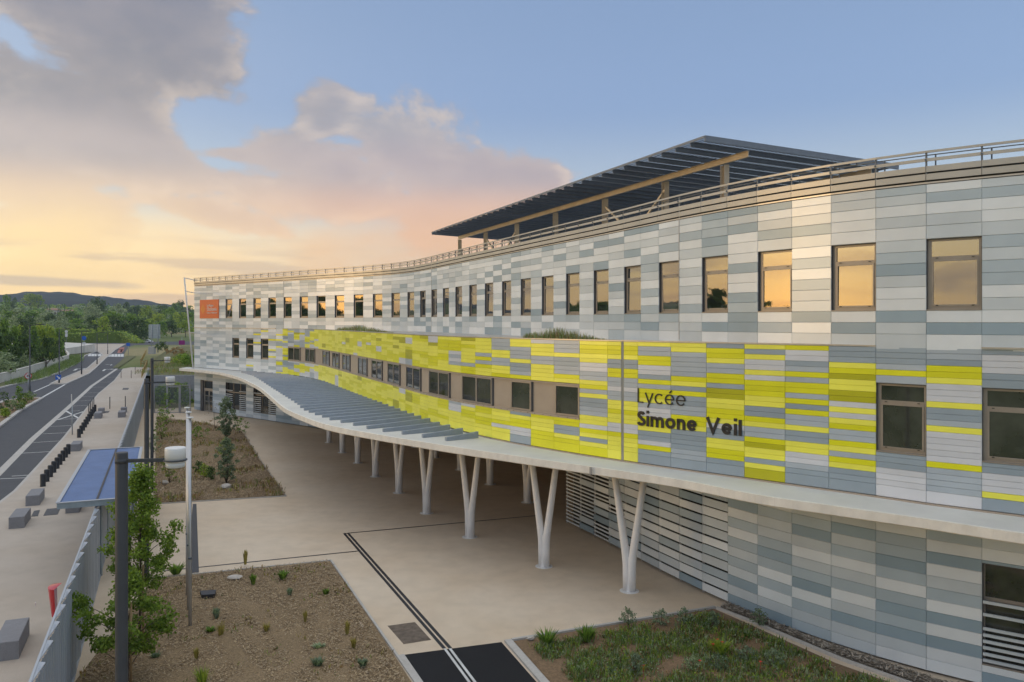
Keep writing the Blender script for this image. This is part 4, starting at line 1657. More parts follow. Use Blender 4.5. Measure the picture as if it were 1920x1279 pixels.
def leafmat(name, c, k=2.1, objvar=.12):
    c = tuple(min(.8, v * k) for v in c)
    m = mat(name, c, .6, 0, .3, objvar=objvar)
    nt = m.node_tree
    p = nt.nodes['Principled BSDF']
    tl = nt.nodes.new('ShaderNodeBsdfTranslucent')
    tl.inputs['Color'].default_value = (min(1, c[0] * 1.3), min(1, c[1] * 1.35), c[2] * .9, 1)
    ms = nt.nodes.new('ShaderNodeMixShader')
    ms.inputs[0].default_value = .38
    nt.links.new(p.outputs[0], ms.inputs[1]); nt.links.new(tl.outputs[0], ms.inputs[2])
    nt.links.new(ms.outputs[0], nt.nodes['Material Output'].inputs['Surface'])
    return m


FOL = {'olive': [leafmat('olive_leaf', (.165, .195, .12)), leafmat('olive_leaf_dark', (.085, .11, .06))],
       'green': [leafmat('green_leaf', (.10, .155, .028)), leafmat('green_leaf_dark', (.045, .08, .016))],
       'dark': [leafmat('dark_leaf', (.05, .08, .024)), leafmat('dark_leaf_deep', (.022, .038, .012))],  # two tones of one dark leaf, mixed at random
       'lime': [leafmat('bright_leaf', (.16, .20, .03)), leafmat('bright_leaf_dark', (.08, .12, .02))],
       'blue': [leafmat('blue_leaf', (.12, .15, .10)), leafmat('blue_leaf_dark', (.07, .095, .06))],
       'maple': [leafmat('maple_leaf', (.105, .15, .022)), leafmat('maple_leaf_dark', (.06, .095, .016))],
       'straw': [leafmat('straw_blade', (.19, .16, .045)), leafmat('straw_blade_dark', (.13, .11, .035))],
       'dry': [leafmat('dry_leaf', (.17, .11, .055)), leafmat('dry_leaf_dark', (.085, .06, .03))],
       'grass': [leafmat('grass_blade', (.115, .15, .035)), leafmat('grass_blade_dark', (.055, .08, .02))]}
m_bark = mat('bark', (.13, .10, .075), .9, var=.3, vscale=9)
m_stake = mat('wooden_stake', (.36, .24, .12), .8, var=.2)


def rdir(rng, zmin=-1):
    while True:
        v = Vector((rng.gauss(0, 1), rng.gauss(0, 1), rng.gauss(0, 1)))
        if v.length > .1:
            v.normalize()
            if v.z > zmin: return v


def leafclump(mb, c, r, n, leaf, rng, flat=.8, asp=.6, dark_low=True):
    for _ in range(n):
        d_ = rdir(rng, -.75)
        rr = r * (rng.random() ** .4)
        p = Vector((c[0] + d_.x * rr, c[1] + d_.y * rr, c[2] + d_.z * rr * flat))
        nn = (d_ + rdir(rng) * .9).normalized()
        u = nn.cross(rdir(rng))
        if u.length < .05: continue
        u.normalize()
        w = nn.cross(u)
        s = leaf * rng.uniform(.6, 1.25)
        mb.face([p - u * s, p + w * s * asp, p + u * s, p - w * s * asp], 0 if rng.random() < .62 else 1)


def crown_mesh(name, seed, kind, w, h, z0, lobes, per, leaf, shape='round'):
    rng = random.Random(seed)
    mb = MB()
    for i in range(lobes):
        t = (i + .5) / lobes
        if shape == 'cone':
            z = z0 + h * (t * .92 + .04)
            rmax = w / 2 * (1 - t) ** .8 + .05 * w
        elif shape == 'column':
            z = z0 + h * t
            rmax = w / 2 * (math.sin(math.pi * (t * .86 + .1)) ** .6)
        else:
            z = z0 + h * (rng.random() ** .8)
            tt = (z - z0) / h
            rmax = w / 2 * math.sqrt(max(.05, 1 - (2 * tt - .85) ** 2 / 1.4))
        a = rng.uniform(0, 6.283)
        rr = rmax * math.sqrt(rng.random()) * .85
        cr = max(leaf * 1.2, w * rng.uniform(.13, .24) * (1 if shape == 'round' else .8))
        leafclump(mb, (math.cos(a) * rr, math.sin(a) * rr, z), cr, per, leaf, rng)
    return mb.mesh(name, FOL[kind])


def trunk_mesh(name, seed, h, r, spread, m=m_bark, limbs=5):
    rng = random.Random(seed)
    mb = MB()
    lean = Vector((rng.uniform(-.04, .04), rng.uniform(-.04, .04), 1))
    mb.tube([lean * (h * t) for t in (-.02, .25, .5, .8, 1)], [r * 1.25, r, r * .8, r * .5, r * .2], 7)
    for i in range(limbs):
        t = rng.uniform(.35, .85)
        a = rng.uniform(0, 6.283)
        b = lean * (h * t)
        e_ = b + Vector((math.cos(a), math.sin(a), .7)) * spread * rng.uniform(.5, 1)
        mb.tube([b, b.lerp(e_, .5) + Vector((0, 0, .06 * spread)), e_], [r * .5, r * .35, r * .12], 5)
    return mb.mesh(name, m)


LIB = {}


def tree_lib(key, *a):
    if key not in LIB: LIB[key] = a
    return LIB[key]


def lib(key, kind, shape, seed, lobes, per, leaf, th=.35):
    """unit tree: 1 m tall, 1 m wide crown, scaled per tree"""
    tree_lib(key, crown_mesh('crown', seed, kind, 1.0, 1 - th, th, lobes, per, leaf, shape), trunk_mesh('trunk', seed + 50, max(.3, th * 1.8), .028, .3))


for q_ in range(3):
    lib('dark%d' % q_, 'dark', 'round', 10 + q_, 26, 26, .055, .14)
    lib('green%d' % q_, 'green', 'round', 20 + q_, 26, 26, .055, .16)
    lib('lime%d' % q_, 'lime', 'round', 30 + q_, 24, 26, .055, .25)
    lib('olive%d' % q_, 'olive', 'round', 40 + q_, 26, 28, .05, .18)
lib('pine0', 'green', 'cone', 61, 30, 30, .05, .05)
lib('pine1', 'dark', 'cone', 62, 30, 30, .05, .05)
lib('pine2', 'lime', 'cone', 63, 30, 30, .05, .05)
lib('cypress', 'dark', 'column', 70, 18, 22, .06, .03)
lib('pole_tree', 'lime', 'round', 75, 26, 26, .05, .42)


def tree(key, x, y, h, w, label, group, cat='tree', name='tree', z=None, rz=None):
    z = hill(x, y) if z is None else z
    root = empty(name, (x, y, z), random.uniform(0, 6.28) if rz is None else rz, label, cat, group)
    cr, tr = LIB[key]
    o = link('crown', cr, root); o.scale = (w, w, h)
    o = link('trunk', tr, root); o.scale = (h * .9, h * .9, h)
    return root


def tree_px(key, px, ytop, ybase, wpx, label, group, z=-.15, D=None, **kw):
    """a tree on the ground seen with its foot at ybase (or at distance D)"""
    p = gp(px, ybase, z) if D is None else Vector(((px - 960) / 1500 * D, D, z))
    zz = hill(p.x, p.y) if D is not None else z
    h = CAMH + (602.06 - ytop) * p.y / 1500 - zz
    return tree(key, p.x, p.y, h, wpx * p.y / 1500, label, group, z=zz, **kw)

# ------------------------------------------------------------------ fence of folded metal panels along the forecourt
m_fence = mat('fence_galvanised', (.34, .39, .46), .45, .2, var=.08, vscale=1.2, objvar=.05, stretch=(3, 3, .4))
m_fencecap = mat('fence_cap', (.44, .47, .51), .45, .3)
fence = empty('metal_fence', tuple(F0), 0, 'long blue grey folded metal fence between pavement and forecourt', 'fence')
FH = 2.6
PITCH = 1.18
pnl = MB()
# one fold: long leaf set at a slant, short return, perforated cap triangle
A_, B_, D_ = Vector((0, 0)), Vector((PITCH * .92, .12)), Vector((PITCH, 0))
nf = 6
for i in range(nf):                      # ribs on the long leaf
    t0, t1 = i / nf, (i + 1) / nf
    p0, p1 = A_.lerp(B_, t0), A_.lerp(B_, t1)
    n2 = Vector((B_.y, -B_.x)).normalized() * -.022
    for (q0, q1, o0, o1) in ((0, .2, 0, 1), (.2, .75, 1, 1), (.75, .95, 1, 0), (.95, 1, 0, 0)):
        a, b = p0.lerp(p1, q0) + n2 * o0, p0.lerp(p1, q1) + n2 * o1
        pnl.face([(a.x, a.y, .05), (b.x, b.y, .05), (b.x, b.y, FH), (a.x, a.y, FH)])
pnl.face([(B_.x, B_.y, .05), (D_.x, D_.y, .05), (D_.x, D_.y, FH), (B_.x, B_.y, FH)])
panel_me = pnl.mesh('fence_panel', m_fence)
cap = MB()
cap.raw([(A_.x, A_.y - .02, FH), (B_.x, B_.y, FH), (D_.x, D_.y - .02, FH), (A_.x, A_.y - .02, FH + .02), (B_.x, B_.y, FH + .02), (D_.x, D_.y - .02, FH + .02)], [(0, 2, 1), (3, 4, 5), (0, 3, 5, 2)[::-1], (0, 1, 4, 3), (1, 2, 5, 4)])
for i in range(9):
    for j in range(4):
        x, y = .1 + i * .095, .03 + j * .055
        if y < .12 * x / (PITCH * .92) - .04:
            cap.face([(x, y, FH + .024), (x + .05, y, FH + .024), (x + .05, y + .03, FH + .024), (x, y + .03, FH + .024)], 1)
cap_me = cap.mesh('fence_cap', [m_fencecap, m_fence])
ang = math.atan2(FD.y, FD.x)
u = -22.0
i = 0
while u < 95:
    p = fl(u, 0)
    inner_side = 1
    T = Matrix.Translation(p - F0) @ Matrix.Rotation(ang, 4, 'Z') @ Matrix.Scale(-1, 4, (0, 1, 0))
    o = link('fence_panel', panel_me, fence, mat=T)
    link('fence_cap', cap_me, o)
    u += PITCH
pl = MB()
pl.bar(fl(-22, .05, .03) - F0, fl(95, .05, .03) - F0, .14, .07)
pl.bar(fl(-22, -.03, FH + .012) - F0, fl(95, -.03, FH + .012) - F0, .05, .05)
pl.build('fence_rail', m_fencecap, fence)

# ------------------------------------------------------------------ lamp posts of the forecourt
m_pole = mat('pole_anthracite', (.058, .062, .070), .5, .2, var=.1, vscale=2)
m_lampwhite = mat('lamp_white', (.76, .76, .75), .4)
m_lens = mat('lamp_lens', (.62, .63, .62), .25)


def lamp_post(p, h, r, label, head=.155, arm=.84):
    root = empty('lamp_post', (p[0], p[1], 0), 0, label, 'lamp post', 'lamp posts beside the fence')
    mb = MB()
    mb.tube([(0, 0, 0), (0, 0, .03), (0, 0, h - .02), (0, 0, h)], [r, r, r, r * .93], 20)
    mb.tube([(0, 0, h - .17), (0, 0, h - .10)], [r + .006, r + .006], 20)
    mb.build('pole', m_pole, root)
    ab = MB()
    for s in (-1, 1):
        ab.bar((r * .6, s * .028, h - .135), (arm - head, s * .028, h - .12), .014, .05)
    ab.tube([(arm + (head + .012) * math.cos(rad(a)), (head + .012) * math.sin(rad(a)), h - .12) for a in range(180, 541, 15)], .013, 6)
    ab.build('arm', m_pole, root)
    hd = MB()
    hd.tube([(arm, 0, h - .15), (arm, 0, h + .06), (arm, 0, h + .075)], [head, head, head * .96], 28)
    hd.build('lamp_head', m_lampwhite, root)
    hd = MB()
    hd.tube([(arm, 0, h - .235), (arm, 0, h - .225), (arm, 0, h - .15)], [head * .78, head * .9, head * .95], 28)
    hd.build('lamp_lens', m_lens, root)
    return root


lamp_post((-6.1, 12.5), 7.37, .093, 'nearest tall dark lamp post in front of the leafy young tree')
lamp_post((-12.97, 28.4), 7.37, .083, 'tall dark lamp post behind the leafy tree, second from the camera')
lamp_post((-19.8, 44.0), 7.37, .083, 'tall dark lamp post in the planted bed, farthest along the fence')

# ------------------------------------------------------------------ flagpoles
m_alu = mat('flagpole_metal', (.58, .58, .59), .35, .55)
for D, lab in ((24.4, 'front bare aluminium flagpole of the row of three in the mulch bed'), (25.85, 'middle bare aluminium flagpole of the row of three'), (27.2, 'rear bare aluminium flagpole of the row of three')):
    x = (356.5 - 960) / 1500 * D - (D - 24.4) * .035
    root = empty('flagpole', (x, D, 0.06), 0, lab, 'flagpole', 'flagpoles in the mulch bed')
    mb = MB()
    mb.tube([(0, 0, -.06), (0, 0, 2.2), (0, 0, 6.38)], [.052, .048, .038], 14)
    mb.build('pole', m_alu, root)
    mb = MB()
    mb.tube([(0, 0, 6.38), (0, 0, 6.40), (0, 0, 6.43), (0, 0, 6.44)], [.05, .10, .10, .02], 14)
    mb.build('finial', m_lampwhite, root)
    mb = MB()
    mb.tube([(.045, -.03, 1.2), (.05, -.03, 4), (.045, -.03, 6.36)], .004, 4)
    mb.tube([(0, 0, 2.1), (0, 0, 2.16)], [.056, .056], 12)
    mb.build('halyard', m_darkrail, root)

# ------------------------------------------------------------------ shelter roof over the gate
m_blueroof = mat('shelter_corrugated_blue', (.115, .185, .36), .38, .25, var=.10, vscale=1.5)
m_bluefascia = mat('shelter_fascia', (.30, .37, .42), .4, .4, var=.1)
sh = empty('gate_shelter', (-15.0, 28.6, 0), 0, 'flat blue corrugated metal shelter roof over the gate in the fence', 'shelter')
org = Vector((-15.0, 28.6, 0))
fl0, fr0 = Vector((-16.25, 28.6, 0)), Vector((-14.05, 29.55, 0))
LEN = 12.9
mb = MB()
nr = 62
zt = 2.86
for i in range(nr):
    for (q0, q1, z0, z1) in ((0, .25, 0, .03), (.25, .5, .03, .03), (.5, .75, .03, 0), (.75, 1, 0, 0)):
        ua, ub = LEN * (i + q0) / nr, LEN * (i + q1) / nr
        a0, a1 = fl0 + FD * ua - org, fr0 + FD * ua - org
        b0, b1 = fl0 + FD * ub - org, fr0 + FD * ub - org
        mb.face([(a0.x, a0.y, zt + z0), (a1.x, a1.y, zt + z0), (b1.x, b1.y, zt + z1), (b0.x, b0.y, zt + z1)])
roof = mb.build('corrugated_sheet', m_blueroof, sh)
for p in roof.data.polygons:
    if p.normal.z < 0: p.flip()
mb = MB()
C4 = [fl0 - org, fr0 - org, fr0 + FD * LEN - org, fl0 + FD * LEN - org]
for i in range(4):
    a, b = C4[i], C4[(i + 1) % 4]
    mb.bar((a.x, a.y, zt - .06), (b.x, b.y, zt - .06), .05, .21, 0)
    mb.bar((a.x, a.y, zt + .055), (b.x, b.y, zt + .055), .13, .02, 1)
mb.build('fascia', [m_bluefascia, m_fencecap], sh)
mb = MB()
mid_a, mid_b = (fl0 + fr0) * .5 - org + (fr0 - fl0) * .02, (fl0 + fr0) * .5 + FD * LEN - org + (fr0 - fl0) * .02
mb.bar((mid_a.x, mid_a.y, zt + .045), (mid_b.x, mid_b.y, zt + .045), .07, .03)
mb.build('roof_gutter', m_drain, sh)
for t in (.04, .33, .64, .95):
    for s in (.56, .90):
        p = fl0.lerp(fr0, s) + FD * LEN * t - org
        q_ = MB(); q_.box(-.05, .05, -.05, .05, 0, zt - .03)
        o = q_.build('post', m_bluefascia, sh); o.location = (p.x, p.y, 0)

# door leaf standing open beyond the flagpoles: the dark ramp strip in the paving
sheet('entrance_grate', [[(-16.42, 41.15), (-16.25, 41.2), (-11.72, 29.95), (-12.1, 29.75)]], .008, m_drain)

# ------------------------------------------------------------------ black bollards
m_boll = mat('bollard_black', (.018, .019, .022), .45)
bl = MB()
bl.tube([(0, 0, 0), (0, 0, .02), (0, 0, .66), (0, 0, .70), (0, 0, .715)], [.155, .145, .145, .13, .09], 18)
bl_me = bl.mesh('bollard', m_boll)


def run(a, b, n):
    a, b = gp(*a), gp(*b)
    return [a.lerp(b, i / (n - 1)) for i in range(n)]


ORD = ['first', 'second', 'third', 'fourth', 'fifth', 'sixth', 'seventh', 'eighth', 'ninth', 'tenth']
spots = run((80.5, 912), (128, 851.5), 9) + run((148, 820.5), (178, 771.5), 10)
for i, p in enumerate(spots):
    if i < 9:
        lab = ORD[i] + ' black bollard from the camera in the nearer row of nine by the bays'
        g_ = 'black bollards in the nearer row'
    else:
        lab = ORD[i - 9] + ' black bollard from the camera in the farther row of ten by the bays'
        g_ = 'black bollards in the farther row'
    tag(link('bollard', bl_me, None, loc=(p.x, p.y, 0)), lab, 'bollard', g_)

# ------------------------------------------------------------------ concrete seat blocks
sb = MB()
e_ = .015
w_, l_, h_ = .62, 1.9, .52
for z0, z1, i0, i1 in ((0, h_ - e_, 0, 0), (h_ - e_, h_, 0, e_)):
    a, b = [(-w_ / 2 + i0, i0), (w_ / 2 - i0, i0), (w_ / 2 - i0, l_ - i0), (-w_ / 2 + i0, l_ - i0)], [(-w_ / 2 + i1, i1), (w_ / 2 - i1, i1), (w_ / 2 - i1, l_ - i1), (-w_ / 2 + i1, l_ - i1)]
    vs = [(x, y, z0) for x, y in a] + [(x, y, z1) for x, y in b]
    sb.raw(vs, [(q_, (q_ + 1) % 4, 4 + (q_ + 1) % 4, 4 + q_) for q_ in range(4)] + ([(4, 5, 6, 7)] if z1 == h_ else []))
sb_me = sb.mesh('seat_block', m_block)
rz = math.atan2(FD.y, FD.x) - math.pi / 2
for (px, py), lab, g_ in (((31, 991), 'oblong grey concrete seat block left of the shelter, the nearer of two', None), ((61, 948.5), 'oblong grey concrete seat block left of the shelter, at the foot of the bollards', None), ((141, 846.5), 'grey concrete seat block between the two rows of black bollards', None),
                          ((183, 785), 'grey concrete seat block at the far end of the bollard rows', None), ((227.5, 783), 'grey concrete seat block out on the pavement beside the far fence', None), ((11, 1239), 'large grey concrete seat block at the bottom left edge of the photo', None),
                          ((136, 962), 'grey concrete seat block half hidden under the shelter roof', None)):
    p = gp(px, py)
    tag(link('seat_block', sb_me, None, loc=(p.x, p.y, 0), rz=rz), lab, 'seat block', 'concrete seat blocks on the pavement')
for (px, py), lab in (((189.5, 775.5), 'small grey concrete block just behind the block at the bollards'), ((232, 774), 'small grey concrete block just behind the pavement block near the fence')):
    p = gp(px, py)
    o = tag(link('seat_block', sb_me, None, loc=(p.x, p.y, 0), rz=rz), lab, 'seat block', 'concrete seat blocks on the pavement')
    o.scale = (.9, .5, 1)

# slim grey posts
sp = MB(); sp.tube([(0, 0, 0), (0, 0, 1.25), (0, 0, 1.28)], [.045, .045, .03], 10)
sp_me = sp.mesh('slim_post', m_pole)
for (px, py, lab, g_) in ((206, 766.5, 'slim dark post on the pavement, left of the pair behind the blocks', None), (235, 764.5, 'slim dark post on the pavement, right of the pair behind the blocks', None),
                          (166.5, 780, 'nearest slim dark post in the line of four by the far bollards', 'slim posts by the far bollards'), (169.5, 775, 'second slim dark post in the line of four by the far bollards', 'slim posts by the far bollards'),
                          (172.8, 771.5, 'third slim dark post in the line of four by the far bollards', 'slim posts by the far bollards'), (176, 767, 'farthest slim dark post in the line of four by the far bollards', 'slim posts by the far bollards'),
                          (227, 709, 'slim dark post far down the pavement at the end of the bays', None), (246, 709, 'slim dark post far down the pavement, nearer the fence', None), (253.5, 702, 'farthest slim dark post on the pavement by the wooden rail', None)):
    p = gp(px, py)
    tag(link('slim_post', sp_me, None, loc=(p.x, p.y, 0)), lab, 'post', g_)
# covers in the pavement
for poly, nm, m_, lab in (([(727, 1174), (778, 1167), (808, 1200), (757, 1208)], 'manhole_cover', m_iron, 'brown square manhole cover beside the drain in the forecourt'),
                          ([(64, 958), (75, 956.5), (71, 968), (58, 969)], 'drain_cover', m_darkiron, 'dark drain cover right of the nearest seat block pair'),
                          ([(88, 954.5), (114, 952.5), (108, 965), (81, 967.5)], 'drain_cover', m_darkiron, 'dark drain cover under the corner of the shelter roof'),
                          ([(231, 727.5), (242, 727.5), (240, 731), (229, 731)], 'drain_cover', m_darkiron, 'far dark drain cover on the pavement by the bays'),
                          ([(196, 771), (206, 770.5), (203, 774), (193, 774.5)], 'drain_cover', m_darkiron, 'small dark drain cover between the far seat blocks')):
    mb = MB()
    P = [gp(*q_) for q_ in poly]
    c = sum(P, Vector()) / 4
    lo = [(p.x - c.x, p.y - c.y) for p in P]
    mb.prism(lo, -.03, .010)
    mb.prism([(x * .86, y * .86) for x, y in lo], .008, .014)
    o = mb.build(nm, m_)
    if o.data.polygons[0].normal.z < 0:
        for p in o.data.polygons: p.flip()
    o.location = (c.x, c.y, 0)
    tag(o, lab, 'cover')
# red box on the pavement side of the fence
m_red = mat('glossy_red', (.50, .012, .02), .3, coat=.4)
rb = MB()
for i in range(10):
    t0, t1 = math.pi * i / 10, math.pi * (i + 1) / 10
    a0, b0 = -.26 * math.cos(t0), .1 * math.sin(t0)
    a1, b1 = -.26 * math.cos(t1), .1 * math.sin(t1)
    rb.face([(a0 * .8, -.10 - b0, .95), (a1 * .8, -.10 - b1, .95), (a1, -.12 - b1 * 1.6, 1.9), (a0, -.12 - b0 * 1.6, 1.9)], 0, True)
    rb.face([(a0, -.12 - b0 * 1.6, 1.9), (a1, -.12 - b1 * 1.6, 1.9), (0, .02, 2.0)], 0, True)
rb.face([(-.26, -.12, 1.9), (.26, -.12, 1.9), (.21, -.10, .95), (-.21, -.10, .95)])
rbo = empty('red_box', tuple(fl(-6.1, -.42, .25)), ang, 'glossy red rounded box hung on the pavement side of the near fence', 'box')
rbo.scale = (1.2, 1.2, .85)
rb.build('casing', m_red, rbo).rotation_euler = (0, 0, math.pi)
wb = MB(); wb.box(-.2, -.02, -.5, -.46, 1.72, 1.86); wb.box(.05, .13, .26, .27, 1.3, 1.42)
wb.build('white_label', m_signwhite, rbo).location = (0, .28, -.02)
wb = MB(); wb.bar((0, 0, 0), (0, 0, .8), .06, .06)
wb.build('foot', m_red, rbo)

# dark box in the mulch, rocks and paving scraps
sbx = MB()
P = [gp(375, 1119), (gp(405, 1117)), gp(403, 1125.5), gp(378, 1127.5)]
c = sum(P, Vector()) / 4
sbx.prism([(p.x - c.x, p.y - c.y) for p in P][::-1], -.05, .16, 0, False)
o = sbx.build('ground_grille', m_drain); o.location = (c.x, c.y, .05)
for p in o.data.polygons: p.flip() if p.normal.z < -.5 else None
tag(o, 'dark rectangular grille box set in the mulch behind the flagpoles', 'grille')


def rock(px, py, s, m, lab, cat='rock', flat=.55):
    rng = random.Random(px)
    mb = MB()
    vs = []
    for j in range(5):
        for i in range(8):
            a = 6.283 * i / 8
            r = math.sin(math.pi * (j + .6) / 5.4) * rng.uniform(.8, 1.15)
            vs.append((s * r * math.cos(a), s * .75 * r * math.sin(a), s * flat * (-math.cos(math.pi * (j + .6) / 5.4) + .4)))
    fs = [(j * 8 + i, j * 8 + (i + 1) % 8, (j + 1) * 8 + (i + 1) % 8, (j + 1) * 8 + i) for j in range(4) for i in range(8)] + [tuple(range(32, 40))]
    mb.raw(vs, fs)
    o = mb.build('rock', m)
    p = gp(px, py)
    o.location = (p.x, p.y, .08)
    tag(o, lab, cat)


m_rock = mat('limestone', (.50, .46, .41), .85, var=.2, vscale=6, bump=.3)
rock(425, 918, .34, m_rock, 'pale boulder under the grey green shrub in the planted bed')
rock(440, 1088, .30, m_rock, 'flat pale stone at the back edge of the mulch bed', flat=.25)
rock(308, 909, .24, m_rock, 'small pale stone in the planted bed behind the tree')
rock(995, 1203, .12, m_rock, 'small white stone at the left corner of the wild bed')

# ------------------------------------------------------------------ young trees and shrubs of the beds


def leafy(name, root, kind, specs, leaf, seed, per, spread=3.0):
    rng = random.Random(seed)
    mb = MB()
    for (x, y, z, r, n) in specs:
        for _ in range(n):
            d_ = rdir(rng)
            c = Vector((x, y, z)) + d_ * r * rng.random() ** .45
            leafclump(mb, c, leaf * spread, per, leaf, rng, .8, .72)
    return mb.build(name, FOL[kind], root)


def young_tree(px, py, h, label, specs, seed, stake=True):
    p = gp(px, py)
    root = empty('young_tree', (p.x, p.y, .05), 0, label, 'tree', 'young trees in the mulch bed')
    rng = random.Random(seed)
    mb = MB()
    mb.tube([(0, 0, -.1), (.02, .01, h * .3), (.0, .03, h * .6), (.02, .0, h * .97)], [.045, .035, .025, .008], 8)
    for (x, y, z, r, n) in specs:
        zb = max(.3, z - .5 - r)
        mb.tube([(.01, .01, zb), (x * .5, y * .5, (zb + z) / 2 + .05), (x, y, z)], [.016, .011, .004], 5)
    mb.build('trunk', m_bark, root)
    leafy('crown', root, 'maple', specs, .046, seed, 34, 4.6)
    if stake:
        mb = MB(); mb.tube([(.14, -.08, -.1), (.14, -.08, 2.1)], .035, 8)
        mb.build('stake', m_stake, root)
    return root


rng = random.Random(5)
sA = []
for i in range(30):
    t = (i + .5) / 30
    z = 1.55 + 3.35 * t
    w = .95 * (math.sin(math.pi * (.15 + .8 * t)) ** .8) if t < .8 else .95 * (1.05 - t) * 1.7
    a = i * 2.4
    rr = w * rng.uniform(.25, .9)
    sA.append((math.cos(a) * rr, math.sin(a) * rr, z, .26, 9))
sA += [(.85, 0, 2.9, .22, 7), (1.05, .1, 3.15, .18, 5), (-.9, 0, 2.5, .2, 6), (-.75, .1, 3.0, .2, 5), (.7, -.1, 2.1, .18, 5)]
young_tree(262, 1192, 5.0, 'tall leafy young tree with a stake behind the near lamp post', sA, 3)
sB = []
for i in range(17):
    t = (i + .5) / 17
    z = .75 + 1.95 * t
    w = .98 * math.sin(math.pi * (.2 + .72 * t))
    a = i * 2.4 + 1
    rr = w * rng.uniform(.25, .95)
    sB.append((math.cos(a) * rr, math.sin(a) * rr, z, .25, 9))
sB += [(-1.2, 0, 1.9, .2, 7), (-1.3, .1, 2.05, .15, 5), (1.05, 0, 1.75, .2, 6), (.9, 0, 1.3, .2, 6), (-1.0, -.1, 1.35, .18, 5)]
young_tree(238, 1283, 2.9, 'low bushy young tree nearest the camera at the foot of the lamp post', sB, 4)


def shrub(px, py, h, w, kind, label, name='shrub', cat='shrub', seed=1, leaf=.05, n=28, per=10, group=None, up=1.0, base=None, stem=True):
    p = gp(px, py) if base is None else Vector(base)
    root = empty(name, (p.x, p.y, .06), 0, label, cat, group)
    rng = random.Random(seed)
    sp_ = []
    st = MB()
    for i in range(n):
        t = (i + .5) / n
        z = h * (.12 + .86 * t)
        ww = w / 2 * math.sin(math.pi * (.18 + .78 * t)) * rng.uniform(.2, 1)
        a = i * 2.4
        sp_.append((math.cos(a) * ww, math.sin(a) * ww, z, w * .09, max(2, per // 3)))
        if i % 3 == 0:
            st.tube([(0, 0, 0), (math.cos(a) * ww * .6, math.sin(a) * ww * .6, z * .6), (math.cos(a) * ww, math.sin(a) * ww, z)], [.014, .009, .004], 4)
    st.build('stem', m_bark, root)
    leafy('foliage', root, kind, sp_, leaf, seed, per)
    return root


shrub(425, 908, 2.6, 1.35, 'blue', 'tall grey green feathery shrub above the pale boulder', seed=2, leaf=.045, n=44, per=16)
shrub(424, 868, 1.55, 1.0, 'lime', 'bright yellow green shrub behind the grey green one', seed=3, leaf=.05, n=18)
shrub(424, 826, 3.3, 1.7, 'blue', 'conical grey green shrub near the far corner of the planted bed', seed=4, leaf=.06, n=40, per=16)
shrub(402, 806, 2.6, 1.6, 'dry', 'sparse reddish twiggy shrub at the far edge of the bed', seed=5, leaf=.05, n=10, per=5)
shrub(318, 907, 1.9, 1.1, 'grass', 'olive brown bushy shrub under the near lamp head', seed=6, leaf=.045, n=20)
shrub(303, 826, 2.4, 1.5, 'grass', 'yellowish bush in the planted bed beside the farthest lamp post', seed=7, leaf=.06, n=18)
shrub(312, 800, 2.9, 1.6, 'green', 'slim dark green bush in front of the mesh gate', seed=8, leaf=.06, n=18)
shrub(450, 814, 1.3, 1.8, 'green', 'spreading green bush at the right tip of the planted bed', seed=9, leaf=.05, n=14)
shrub(372, 889, .7, .55, 'dark', 'small round dark green plant, left of three in a row', seed=10, n=10, group='small round plants in the planted bed')
shrub(383, 897, .75, .8, 'lime', 'small round yellow green plant, middle of three in a row', seed=11, n=10, group='small round plants in the planted bed')
shrub(395, 902, .75, .6, 'dark', 'small round dark plant, right of three in a row', seed=12, n=10, group='small round plants in the planted bed')
shrub(370, 822, 1.0, 2.2, 'green', 'low wide green shrub behind the flagpoles in the planted bed', seed=13, n=16)
shrub(288, 850, 1.3, 1.1, 'olive', 'pale green shrub between the two farther lamp posts and the fence', seed=14, n=14)


def tuft(px, py, h, w, kind, label, group, seed, n=70, base=None, name='grass_tuft', cat='grass tuft', bw=.012):
    p = gp(px, py) if base is None else Vector(base)
    rng = random.Random(seed)
    mb = MB()
    for _ in range(n):
        a = rng.uniform(0, 6.283)
        r = w * .18 * rng.random()
        lean = w * .5 * rng.random() ** .7
        b = Vector((math.cos(a) * r, math.sin(a) * r, 0))
        t_ = b + Vector((math.cos(a) * lean, math.sin(a) * lean, h * rng.uniform(.6, 1)))
        m_ = b.lerp(t_, .5) + Vector((0, 0, h * .14))
        s_ = Vector((-math.sin(a), math.cos(a), 0)) * bw
        c_ = 0 if rng.random() < .7 else 1
        mb.face([b - s_, b + s_, m_ + s_ * .8, m_ - s_ * .8], c_)
        mb.face([m_ - s_ * .8, m_ + s_ * .8, t_], c_)
    o = mb.build(name, FOL[kind])
    o.location = (p.x, p.y, .07)
    return tag(o, label, cat, group)


